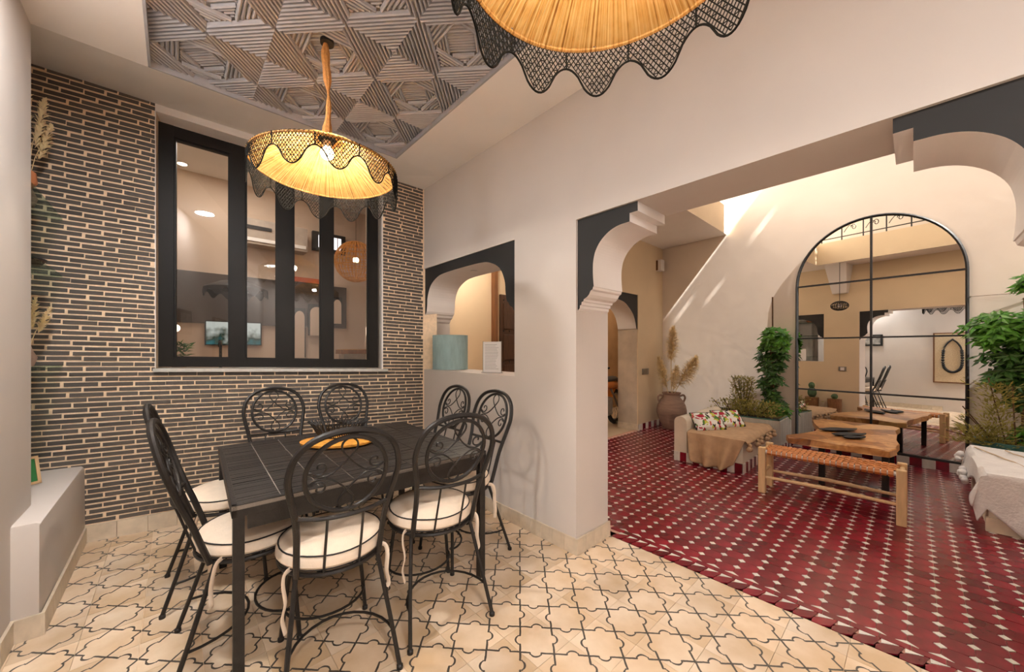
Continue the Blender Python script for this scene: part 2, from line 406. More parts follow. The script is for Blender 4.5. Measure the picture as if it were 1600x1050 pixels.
for x, y in cells:
    if (x, y) not in vs: mb.box(x-1.188-0.0992, x-1.188+(0.044 if x > 2.1 else 0.0992), y-1.084-0.0992, y-1.084+0.0992, -0.012, 0)
obj('floor_tile_remainder', mb, M_TILE, floor, loc=(1.188, 1.084, 0), kind='stuff')

# ---- red courtyard floor
mb = MB(); mb.box(2.3, 6.45, -2.5, 2.92, -0.12, -0.006); mb.box(2.235, 2.3, -2.5, 2.92, -0.12, -0.006)
floor2 = struct('floor_courtyard', mb, M_RGROUT, 'oxblood red zellige floor of the courtyard')
PT = 0.094; OX = 2.464; OY = 0.022
c8 = 0.0212; h8 = PT/2-0.0011
octo = [(h8, -h8+c8), (h8, h8-c8), (h8-c8, h8), (-h8+c8, h8), (-h8, h8-c8), (-h8, -h8+c8), (-h8+c8, -h8), (h8-c8, -h8)]
m = MB(); m.prism(octo, -0.012, 0.0); OM = m.mesh('red_tile', M_RED)
q = 0.0189; m = MB(); m.prism([(q, 0), (0, q), (-q, 0), (0, -q)], -0.012, 0.0008); DM = m.mesh('white_tile', M_DOT)
octs, dots = [], []
for i in range(0, 41):
    for j in range(-27, 31):
        x = OX+PT*i; y = OY+PT*j
        if x < 6.3 and -2.45 < y < 2.88: dots.append((x, y))
        x -= PT/2; y += PT/2
        if x < 6.28 and -2.45 < y < 2.85: octs.append((x, y))
def split(cells, mesh, mb_add, name, mat_, n=295):
    v = sorted([c for c in cells if in_view(*c)], key=lambda c: depth(*c))[:n]; s = set(v)
    for x, y in v: put(name, mesh, floor2, (x, y, random.uniform(-0.0008, 0.0006)), (0, 0, 0))
    mb = MB()
    for c in cells:
        if c not in s: mb_add(mb, *c)
    obj(name+'_remainder', mb, mat_, floor2, kind='stuff')
split(octs, OM, lambda m, x, y: m.poly([(x+a, y+b, random.uniform(-0.0008, 0.0006)) for a, b in octo]), 'red_tile', M_REDS)
split(dots, DM, lambda m, x, y: m.poly([(x+a, y+b, 0.0008) for a, b in ((q, 0), (0, q), (-q, 0), (0, -q))]), 'white_tile', M_DOT)
# border towards the dining floor: half dots, a strip course and a rope course
SM = MB(); SM.box(-0.0185, 0.0185, -PT/2+0.0012, PT/2-0.0012, -0.012, 0); SM = SM.mesh('strip_tile', M_RED)
HM = MB(); HM.prism([(0, 0.034), (0, -0.034), (0.022, 0)], -0.012, 0.0008); HM = HM.mesh('white_half_tile', M_DOT)
p_ = 0.069
ro = [(0.0885, -0.004), (0.0885, 0.004), (0.056, 0.058), (0.03, 0.076), (0.0, 0.076), (-0.004, 0.045), (0.02, 0.012)]
RM = MB(); RM.prism(ro, -0.012, 0.0); RM = RM.mesh('rope_tile', M_RED)
WM = MB(); WM.prism([(0.0925, -0.030), (0.0925, 0.022), (0.062, 0.021)], -0.012, 0.0004); WM = WM.mesh('white_rope_tile', M_DOT)
for j in range(-14, 16):
    y = OY+PT*(j+0.0)+0.034
    if -1.3 < y < 1.4:
        put('strip_tile', SM, floor2, (2.352, y, 0)); put('white_half_tile', HM, floor2, (2.371, OY+PT*j, 0))
for j in range(-18, 20):
    y = 0.31+p_*j
    if -0.42 < y < 1.33: put('rope_tile', RM, floor2, (2.24, y, 0)); put('white_rope_tile', WM, floor2, (2.236, y+0.04, 0))

# ---- brick wall with window opening
WX0, WX1, WT0, WT1 = -0.10, 1.455, 1.072, 2.80
mb = MB()
for x0, x1, t0, t1 in ((-0.95, WX0, -0.02, CZ+0.06), (WX1, 2.0, -0.02, CZ+0.06), (WX0, WX1, -0.02, WT0)):
    Abox(mb, x0, x1, t0, t1, 0.0035, 0.2)
wall_back = struct('wall_back', mb, M_MORTAR, 'wall of thin dark grey bricks with pale mortar around the kitchen window')
mb = MB(); Abox(mb, WX0-0.004, WX1+0.006, WT1, CZ+0.06, 0.0, 0.2)                       # lintel
Abox(mb, WX0-0.006, WX0, WT0, WT1, 0.0, 0.2); Abox(mb, WX1, WX1+0.012, WT0, WT1, 0.0, 0.2)     # reveals
struct('trim_1', mb, M_WHITE, 'white plaster lintel and reveals around the black kitchen window')
mb = MB(); Abox(mb, WX0-0.01, WX1+0.05, 1.052, 1.074, -0.03, 0.2)
struct('trim_2', mb, M_GREYP, 'pale stone sill under the black kitchen window')
BL, BH, PIT = 0.163, 0.0229, 0.0317
bricks = []
r0 = 0.107
k = 0
while r0 < CZ-0.01:
    t0, t1 = r0, min(r0+BH, CZ-0.002)
    spans = [(-0.93, 1.852)] if t1 < 1.05 else [(-0.93, WX0-0.004), (WX1+0.012, 1.852)]
    for a, b in spans:
        x = -0.93-((k % 2)*0.5+random.uniform(-0.12, 0.12))*BL
        while x < b:
            x0, x1 = max(x, a), min(x+BL-0.0075, b)
            if x1-x0 > 0.012: bricks.append((x0, x1, t0+random.uniform(-0.0012, 0.0012), t1+random.uniform(-0.0012, 0.0012), random.uniform(-0.002, 0.0015)))
            x += BL+random.uniform(-0.006, 0.006)
    r0 += PIT; k += 1
BM = []
for v in range(4):
    m = MB(); z = lambda s: s*random.uniform(0.955, 1.0)
    m.hexa([(z(-.5), 0, z(-.5)), (z(.5), 0, z(-.5)), (.5, 1, -.5), (-.5, 1, -.5), (z(-.5), 0, z(.5)), (z(.5), 0, z(.5)), (.5, 1, .5), (-.5, 1, .5)])
    BM.append(m.mesh('brick', M_BRICK))
def bkey(b): return depth((b[0]+b[1])/2, A((b[0]+b[1])/2, 1).y)+(9 if b[1] < -0.66 or b[1]-b[0] < 0.06 else 0)
bricks.sort(key=bkey)
for b in bricks[:298]:
    xc = (b[0]+b[1])/2; tc = (b[2]+b[3])/2; p = A(xc, tc, b[4])
    X = (A(b[1], tc)-A(b[0], tc)); Z = A(xc, b[3])-A(xc, b[2]); Y = NA*0.012
    o = put('brick', random.choice(BM), wall_back)
    o.matrix_world = Matrix(((X.x, Y.x, Z.x, p.x), (X.y, Y.y, Z.y, p.y), (X.z, Y.z, Z.z, p.z), (0, 0, 0, 1)))
mb = MB()
for b in bricks[298:]: Abox(mb, b[0], b[1], b[2], b[3], b[4], b[4]+0.012)
obj('brick_remainder', mb, M_BRICK, wall_back, kind='stuff')

# ---- black window with four panes
win = MB(); F0, F1 = 0.07, 0.125
WL, WR, WB, WTT = -0.100, 1.440, 1.083, 2.768
for a, b in ((WL, -0.017), (0.314, 0.412), (0.628, 0.743), (0.956, 1.048), (1.355, WR)): Abox(win, a, b, WB, WTT, F0, F1)
Abox(win, WL, WR, WB, 1.145, F0+0.002, F1-0.002); Abox(win, WL, WR, 2.688, WTT, F0+0.002, F1-0.002)
window_1 = struct('window_1', win, M_BLACKM, 'black framed window of four tall panes in the brick wall')
for a, b in ((-0.017, 0.314), (0.412, 0.628), (0.743, 0.956), (1.048, 1.355)):   # inner sash beads
    m = MB()
    for c, d, e, f in ((a, a+.012, 1.145, 2.688), (b-.012, b, 1.145, 2.688), (a, b, 1.145, 1.157), (a, b, 2.676, 2.688)): Abox(m, c, d, e, f, F0+0.012, F1-0.01)
    obj('sash_bead', m, M_BLACKM, window_1)
M_GLASS = glassy('window_glass', (0.93, 0.92, 0.90), 0.06)
for a, b in ((-0.01, 0.31), (0.415, 0.625), (0.746, 0.953), (1.05, 1.352)):
    m = MB(); m.poly([A(a, 1.14, 0.1), A(b, 1.14, 0.1), A(b, 2.69, 0.1), A(a, 2.69, 0.1)]); obj('pane', m, M_GLASS, window_1)

# ---- arched wall between dining room and courtyard
XB, XO = 1.865, 2.22
N0, N1, NZ0, NZ1 = 1.915, 3.27, 1.070, 2.066      # pass-through niche
O0, O1, OZ = -0.34, 1.372, 2.066                  # big opening
mb = MB()
for y0, y1, z0, z1 in ((N1, 3.6, 0, 3.0), (N0, N1, 0, NZ0), (N0, N1, NZ1, 3.0), (O1, N0, 0, 3.0), (O0, O1, OZ, 3.0), (-2.7, O0, 0, 3.0)):
    mb.box(XB, XO, y0, y1, z0, z1)
for f in mb.bm.faces:
    if all(v.co.x > XO-1e-4 for v in f.verts): f.material_index = 1
mb.bm.normal_update()
struct('wall_arch', mb, [M_PLASTER, M_TAN], 'cream plaster wall with the wide arched opening and the pass-through niche')
cur = [(v.x, v.y) for v in smoothpath([(y, z, 0) for y, z in [(1.029, 1.968), (1.097, 1.964), (1.158, 1.943), (1.212, 1.901), (1.247, 1.847), (1.261, 1.792), (1.264, 1.74), (1.262, 1.69), (1.258, 1.642)]], 4)]
mould = [(1.262, 1.640), (1.266, 1.626), (1.280, 1.618), (1.290, 1.598), (1.306, 1.583), (1.328, 1.572), (1.332, 1.560), (1.344, 1.556), (1.346, 1.540), (1.356, 1.536), (1.358, 1.520)]
corbel = [(0.982, 2.066), (0.982, 2.014), (1.029, 2.014)]+cur+mould+[(1.373, 1.505), (1.373, 2.066)]
def corbelblock(poly, x0, x1, name, label):
    m = MB(); m.prism(poly, x0, x1, 'x', 0, 1)
    return struct(name, m, [M_BLACKP, M_WHITE], label)
corbelblock(corbel, XB+0.018, XO-0.012, 'trim_3', 'left black spandrel with white stepped arch edge on the pillar')
corbelblock([(O0+O1-y, z) for y, z in corbel][::-1], XB+0.018, XO-0.012, 'trim_4', 'right black spandrel with white stepped arch edge at the frame edge')
npro = [(v.x, v.y) for v in smoothpath([(y, z, 0) for y, z in [(3.17, 1.645), (3.16, 1.70), (3.15, 1.787), (3.095, 1.888), (2.985, 1.95), (2.861, 1.972), (2.593, 1.977), (2.325, 1.972), (2.20, 1.95), (2.09, 1.888), (2.035, 1.787), (2.025, 1.70), (2.015, 1.645)]], 4)]
nich = [(3.27, 1.54), (3.248, 1.555), (3.235, 1.578), (3.205, 1.594), (3.195, 1.615), (3.18, 1.625)]+npro+[(2.005, 1.625), (1.99, 1.615), (1.98, 1.594), (1.95, 1.578), (1.937, 1.555), (1.917, 1.54), (1.917, 2.066), (3.27, 2.066)]
corbelblock(nich, XB+0.012, XO-0.012, 'trim_5', 'black spandrels with white scalloped arch edge in the pass-through niche')
mb = MB(); mb.lathe([(0.0, 0), (0.032, 0), (0.036, -0.004), (0.0, -0.004)], 16, c=(2.04, 2.62, 1.976)); obj('niche_downlight', mb, M_WHITE, kind='structure')

# ---- skirting
bb = struct('baseboard_back', MB().box(0, 0.001, 3.60, 3.601, 0.0, 0.001), M_BASET, 'cream skirting tiles along the brick wall')
x = -0.445
while x < 1.84:
    m = MB(); Abox(m, x+0.001, min(x+0.152, 1.845), 0.0, 0.101+random.uniform(-.001, .001), -0.016, 0.006); obj('skirting_tile', m, M_BASET, bb); x += 0.154
m = MB(); m.box(-0.011, 0.0, -0.0485, 0.0485, 0, 0.1, 0.0015); SK = m.mesh('skirting_tile', M_BASET)
bb = struct('baseboard_arch', MB().box(1.868, 1.869, 3.1, 3.101, 0.0, 0.001), M_BASET, 'cream skirting tiles along the arched wall and pillar')
for j in range(19): put('skirting_tile', SK, bb, (XB, 1.358+0.0485+j*0.098, 0))
for j in range(4):
    o = put('skirting_tile', SK, bb, (XB-0.011+0.0485*0.96+j*0.094, O1-0.001, 0), (0, 0, PI/2)); o.scale = (1.2, 0.95, 1)
for j in range(18): put('skirting_tile', SK, bb, (XB, O0-0.055-j*0.098, 0))

# ---- left wall, recess, plaster ledge
mb = MB(); mb.box(-1.1, -0.53, -2.7, 2.845, 0, 3.1); mb.box(-1.1, -0.9, 2.8, 3.8, 0, 3.2)
struct('wall_left', mb, M_PLASTER, 'pale plaster wall at the left edge with a shelved recess')
m = MB(); m.box(-0.9, -0.445, 2.545, 3.62, 0, 0.5, 0.018)
for v in m.bm.verts:                          # hand-made: edges are not true
    v.co.x += random.uniform(-.004, .004)*(v.co.x > -0.6); v.co.z += random.uniform(-.004, .004)*(v.co.z > .4)
struct('trim_6', m, M_PLASTER, 'low white plaster ledge along the left wall', True)
bb = struct('baseboard_left', MB().box(-0.54, -0.539, 2.6, 2.601, 0, 0.001), M_BASET, 'skirting tiles around the low plaster ledge')
m = MB(); m.box(0, 0.012, -0.075, 0.075, 0, 0.1, 0.0015); SL = m.mesh('skirting_tile', M_BASET)
for j in range(7): put('skirting_tile', SL, bb, (-0.445, 2.61+j*0.153, 0))
put('skirting_tile', SL, bb, (-0.49, 2.545, 0), (0, 0, -PI/2)).scale = (1, 0.62, 1)
for j in range(12): put('skirting_tile', SL, bb, (-0.53, 2.455-j*0.153, 0))

# ---- wall behind the camera
mb = MB(); mb.box(-0.72, 2.22, -2.85, -2.7, 0, 3.0); struct('wall_rear', mb, M_PLASTER, 'plain plaster wall behind the viewer')

# ---- ceiling with carved coffer
CX0, CX1, CY0, CY1, CD = -0.112, 1.392, -0.62, 2.832, 0.05
mb = MB()
def hs(x0, x1, y0, y1): mb.box(x0, x1, y0, y1, CZ, CZ+0.12)
hs(-0.72, CX0, -2.7, CY1); hs(CX1, XB, -2.7, CY1); hs(CX0, CX1, -2.7, CY0)
xs = [-1.0, -0.72, -0.53, CX0, 0.4, 0.9, CX1, XB]
for a, b in zip(xs, xs[1:]):                     # strip rising to the skewed brick wall
    za, zb = topA(a), topA(b); ya, yb = A(a, 1).y+0.02, A(b, 1).y+0.02
    mb.hexa([(a, CY1, CZ), (b, CY1, CZ), (b, yb, zb), (a, ya, za), (a, CY1, CZ+.25), (b, CY1, CZ+.25), (b, yb, zb+.25), (a, ya, za+.25)])
mb.box(CX0-0.05, CX1+0.05, CY0-0.05, CY1+0.05, CZ+CD+0.028, CZ+0.12)
ceiling = struct('ceiling', mb, M_CEIL, 'off-white ceiling with a dark carved coffer')
m = MB(); e = 0.012
for x0, x1, y0, y1 in ((CX0, CX0+e, CY0, CY1), (CX1-e, CX1, CY0, CY1), (CX0, CX1, CY0, CY0+e), (CX0, CX1, CY1-e, CY1)): m.box(x0, x1, y0, y1, CZ-0.001, CZ+CD+.02)
obj('coffer_edge', m, M_SLAT, ceiling)
def ridge(m, a, b, w, zb, h, n=None):
    """half-round batten from a to b (2D), width w, hanging down from zb by h"""
    a = Vector(a); b = Vector(b); d = (b-a)
    if d.length < 1e-4: return
    p = Vector((-d.y, d.x)).normalized()*w/2
    V = []
    for q_ in (a, b):
        V.append([m.bm.verts.new((q_.x+p.x*s, q_.y+p.y*s, zb-h*k)) for s, k in ((-1, 0), (-.7, .75), (0, 1), (.7, .75), (1, 0))])
    for i in range(4): m.bm.faces.new((V[0][i], V[0][i+1], V[1][i+1], V[1][i]))
    m.bm.faces.new(V[0]); m.bm.faces.new(V[1][::-1])
S = 0.368                                         # side of one carved square
def mitre(m, P, k0, k1, zb, h):
    """square ring between insets k0,k1 as four mitred battens"""
    for i in range(4):
        A0, B0 = Vector(P[i]), Vector(P[(i+1) % 4]); o = 1
        V = []
        for q_ in (A0, B0):
            V.append([m.bm.verts.new((q_.x*k, q_.y*k, zb-h*hh)) for k, hh in ((k0, 0), (k0*.8+k1*.2, .75), ((k0+k1)/2, 1), (k0*.2+k1*.8, .75), (k1, 0))])
        for j in range(4): m.bm.faces.new((V[0][j], V[0][j+1], V[1][j+1], V[1][j]))
SQ = [(S/2, S/2), (-S/2, S/2), (-S/2, -S/2), (S/2, -S/2)]
def carved_rings():
    m = MB(); n = 9
    for i in range(n): mitre(m, SQ, 1-i/n-0.013, 1-(i+1)/n+0.013, 0, 0.024)
    m.poly([(x, y, 0.02) for x, y in SQ]); return m
def carved_nest():
    m = MB(); n = 9
    mitre(m, SQ, 0.987, 1-1/n+.013, 0, 0.024); mitre(m, SQ, 1-1/n-.013, 1-2/n+.013, 0, 0.022)
    m.poly([(x, y, 0.03) for x, y in SQ])
    h = S/2*(1-2/n)
    def tri(P, zb, cnt, w):     # corner triangles of square P filled with battens parallel to the hypotenuse
        Q = [((P[i][0]+P[(i+1) % 4][0])/2, (P[i][1]+P[(i+1) % 4][1])/2) for i in range(4)]
        for i in range(4):
            c = Vector(P[(i+1) % 4]); a = Vector(Q[i]); b = Vector(Q[(i+1) % 4])
            for k in range(cnt):
                f = (k+.5)/cnt; ridge(m, c+(a-c)*f, c+(b-c)*f, w*.86, zb+0.001*(cnt-k), 0.018 if k == cnt-1 else 0.014)
        return Q
    P0 = [(h, h), (-h, h), (-h, -h), (h, -h)]
    P1 = tri(P0, 0.006, 5, h*0.72/5); P2 = tri(P1, 0.016, 4, h*0.5/4)
    P2 = [Vector(p) for p in P2]
    for k in range(8):
        f = (k+.5)/8; ridge(m, P2[0].lerp(P2[1], f), P2[3].lerp(P2[2], f), h/8*.86, 0.026, 0.01)
    return m
RING = carved_rings().mesh('carved_panel', M_SLAT); NEST = carved_nest().mesh('carved_panel', M_SLAT)
ax = Vector((1, -1))/math.sqrt(2)*S; ay = Vector((1, 1))/math.sqrt(2)*S
base = Vector((0.382, 2.383))                     # centre of one concentric square
ang = -PI/4
for i in range(-9, 10):
    for j in range(-9, 10):
        c = base+ax*i+ay*j; r = S*0.7072
        if not (CX0-r < c.x < CX1+r and CY0-r < c.y < CY1+r): continue
        src = RING if (i+j) % 2 == 0 else NEST
        inside = CX0 <= c.x-r and c.x+r <= CX1 and CY0 <= c.y-r and c.y+r <= CY1
        if inside: put('carved_panel', src, ceiling, (c.x, c.y, CZ+CD), (0, 0, ang))
        else:
            b = bmesh.new(); b.from_mesh(src); bmesh.ops.transform(b, matrix=Matrix.Translation((c.x, c.y, CZ+CD)) @ Matrix.Rotation(ang, 4, 'Z'), verts=b.verts[:])
            for co, no in (((CX0+.01, 0, 0), (-1, 0, 0)), ((CX1-.01, 0, 0), (1, 0, 0)), ((0, CY0+.01, 0), (0, -1, 0)), ((0, CY1-.01, 0), (0, 1, 0))):
                bmesh.ops.bisect_plane(b, geom=b.verts[:]+b.edges[:]+b.faces[:], plane_co=co, plane_no=no, clear_outer=True)
            if len(b.faces) == 0: b.free(); continue
            me = bpy.data.meshes.new('carved_panel'); b.to_mesh(me); b.free(); me.materials.append(M_SLAT); put('carved_panel', me, ceiling)

# ================================================================== COURTYARD SHELL
def wm(y): return 6.082+0.083*(y+0.35)              # mirror wall is a little out of square
GZ = 3.0                                          # underside of the galleries
mb = MB()
mb.hexa([(wm(-2.6), -2.6, 0), (wm(-2.6)+.3, -2.6, 0), (wm(3.1)+.3, 3.1, 0), (wm(3.1), 3.1, 0), (wm(-2.6), -2.6, 6.5), (wm(-2.6)+.3, -2.6, 6.5), (wm(3.1)+.3, 3.1, 6.5), (wm(3.1), 3.1, 6.5)])
struct('wall_mirror', mb, M_CREAMP, 'tall cream courtyard wall behind the arched mirror')
LY0, LY1, AX0, AX1 = 2.86, 3.2, 4.30, 5.49        # left courtyard wall with the small arch
mb = MB(); mb.box(AX1, 9.2, LY0, LY1, 0, GZ); mb.box(3.7, AX0, LY0, LY1, 0, GZ); mb.box(AX0, AX1, LY0, LY1, 2.127, GZ)
struct('wall_hall', mb, M_TAN, 'tan courtyard wall with the small arched doorway')
m = MB(); m.box(AX1-0.004, AX1+.05, LY0+0.015, LY1+.002, 0.0, 1.6); struct('trim_7', m, M_OLD, 'worn grey plaster jamb of the small arched doorway')
ap = [(v.x, v.y) for v in smoothpath([(x, z, 0) for x, z in [(4.33, 1.60), (4.36, 1.70), (4.43, 1.818), (4.56, 1.919), (4.70, 1.985), (4.895, 2.01), (5.09, 1.985), (5.23, 1.919), (5.36, 1.818), (5.43, 1.70), (5.46, 1.60)]], 4)]
m = MB(); m.prism([(AX0, 1.585)]+ap+[(AX1, 1.585), (AX1, 2.127), (AX0, 2.127)], LY0+0.012, LY1-0.01, 'y', 0, 1); struct('trim_8', m, [M_BLACKP, M_WHITE], 'black spandrel with white arch edge over the hall doorway')
# hall behind
mb = MB(); mb.box(1.9, 9.2, 4.42, 4.6, 0, 3.0); mb.box(9.0, 9.2, 3.1, 4.5, 0, 3.0); struct('wall_hall_rear', mb, M_TAN, 'tan wall of the entrance hall')
m = MB(); m.box(6.3, 9.0, 4.36, 4.419, 0, 3.0); m.box(8.0, 8.1, 3.2, 4.4, 0, 3.0); struct('wall_hall_end', m, M_BROWNP, 'brown rough plaster at the end of the hall')
mb = MB(); mb.box(2.22, 9.2, 2.92, 4.6, -0.12, 0.0); struct('floor_hall', mb, M_HALL, 'beige stone floor of the entrance hall')
mb = MB(); mb.box(2.22, 9.2, LY1, 4.6, GZ, GZ+.15); struct('ceiling_hall', mb, M_CEIL, 'ceiling of the entrance hall')
lamp('hall_light', 'POINT', (3.1, 3.75, 2.5), 20, (1, 0.88, 0.74), 0.1); lamp('hall_light', 'POINT', (6.2, 3.75, 2.6), 13, (1, 0.88, 0.74), 0.1)
# galleries overhead
mb = MB(); mb.box(2.22, 6.6, 1.862, 3.2, GZ, GZ+.42); mb.box(2.22, 2.75, -2.6, 1.862, GZ, GZ+.42)
for f in mb.bm.faces:
    f.material_index = 1 if all(v.co.z < GZ+.01 for v in f.verts) else 0
struct('ceiling_gallery', mb, [M_TAN, M_CEIL], 'gallery slab running round the courtyard overhead')
mb = MB(); mb.box(2.22, 6.6, 3.05, 3.2, GZ+.42, 6.2); mb.box(2.0, 2.22, -2.8, 3.2, GZ, 6.2); struct('wall_upper', mb, M_CREAMP, 'upper floor walls around the courtyard')
# unseen right wall, height and step made up to leave a sun slot
mb = MB(); mb.box(2.0, 5.24, -2.75, -2.5, 0, 10.5); mb.box(5.24, 6.6, -2.75, -2.5, 0, 3.5); mb.box(5.24, 5.40, -2.75, -2.5, 3.5, 5.8); struct('wall_right', mb, M_CREAMP, 'unseen right courtyard wall, made tall and stepped to block the sun')
M_SUNMASK = glassy('sun_mask', (0.27, 0.27, 0.27), 0.0)  # see-through sun mask, added to dim the sun on the mirror wall
def back(y, z, x=None):
    d = y+2.6; return ((wm(y) if x is None else x)-d*0.126/0.63, z+d*0.775/0.63)
holes = []  # openings put bright sun patches and a streak on the mirror wall
for (y, z), (hw, hh) in zip([(1.404, 3.019), (2.034, 2.158), (2.50, 1.93)], [(0.012, 0.06), (0.008, 0.045), (0.010, 0.05)]):
    a, b = back(y, z); holes.append((a-hw, a+hw, b-hh, b+hh))
zd = GZ+0.014+(1.862+2.6)*0.775/0.63
holes.append((5.24, 5.45, zd-0.055, zd+0.02))
xs = sorted({5.24, 6.3}|{h for q_ in holes for h in q_[:2]}); zs = sorted({3.5, 10.5}|{h for q_ in holes for h in q_[2:]})
m = MB()
for a, b in zip(xs, xs[1:]):
    for c, d in zip(zs, zs[1:]):
        if any(h[0]-1e-6 <= a and b <= h[1]+1e-6 and h[2]-1e-6 <= c and d <= h[3]+1e-6 for h in holes): continue
        if c > zd: continue
        m.poly([(a, -2.6, c), (b, -2.6, c), (b, -2.6, d), (a, -2.6, d)])
struct('sun_mask_panel', m, M_SUNMASK, 'added unseen sun mask above the right wall, shaping patches on the mirror wall')

# ================================================================== DINING TABLE
TZ = 0.70
t = thing('dining_table', 'black square dining table with a tiled top on four square metal legs', 'table', (0.75, 2.12, 0), R2(-2))
hx, hy = 0.578, 0.53
m = MB(); m.box(-hx, hx, -hy, hy, TZ-0.018, TZ-0.003); obj('tabletop', m, M_GROUT, t)
m = MB()
for a in ((-hx, hx, -hy, -hy+0.0185), (-hx, hx, hy-0.0185, hy), (-hx, -hx+0.0185, -hy, hy), (hx-0.0185, hx, -hy, hy)): m.box(*a, TZ-0.045, TZ+0.001, 0.002)
obj('edge_frame', m, M_IRON, t)
nc, nr = 8, 37
cw = (2*hx-0.034)/nc; rh = (2*hy-0.034)/nr
TT = []
for v in range(3):
    m = MB(); m.box(-cw/2+0.0022, cw/2-0.0022, -rh/2+0.0012, rh/2-0.0012, -0.008, 0.0); TT.append(m.mesh('tile', M_TTILE))
for i in range(nc):
    for j in range(nr):
        put('tile', random.choice(TT), t, (-hx+0.017+cw*(i+.5), -hy+0.017+rh*(j+.5), TZ+random.uniform(-0.0008, 0.0008)), (random.uniform(-.012, .012), 0, random.uniform(-.004, .004)))
m = MB(); w = 0.036
for a in ((-hx+.05, hx-.05, -hy+.014, -hy+.03), (-hx+.05, hx-.05, hy-.03, hy-.014), (-hx+.014, -hx+.03, -hy+.05, hy-.05), (hx-.03, hx-.014, -hy+.05, hy-.05)): m.box(*a, TZ-0.10, TZ-0.045)
obj('apron', m, M_IRON, t)
for sx in (-1, 1):
    for sy in (-1, 1):
        m = MB(); cx, cy = sx*(hx-0.022), sy*(hy-0.022); m.box(cx-w/2, cx+w/2, cy-w/2, cy+w/2, 0, TZ-0.045, 0.002); obj('leg', m, M_IRON, t)

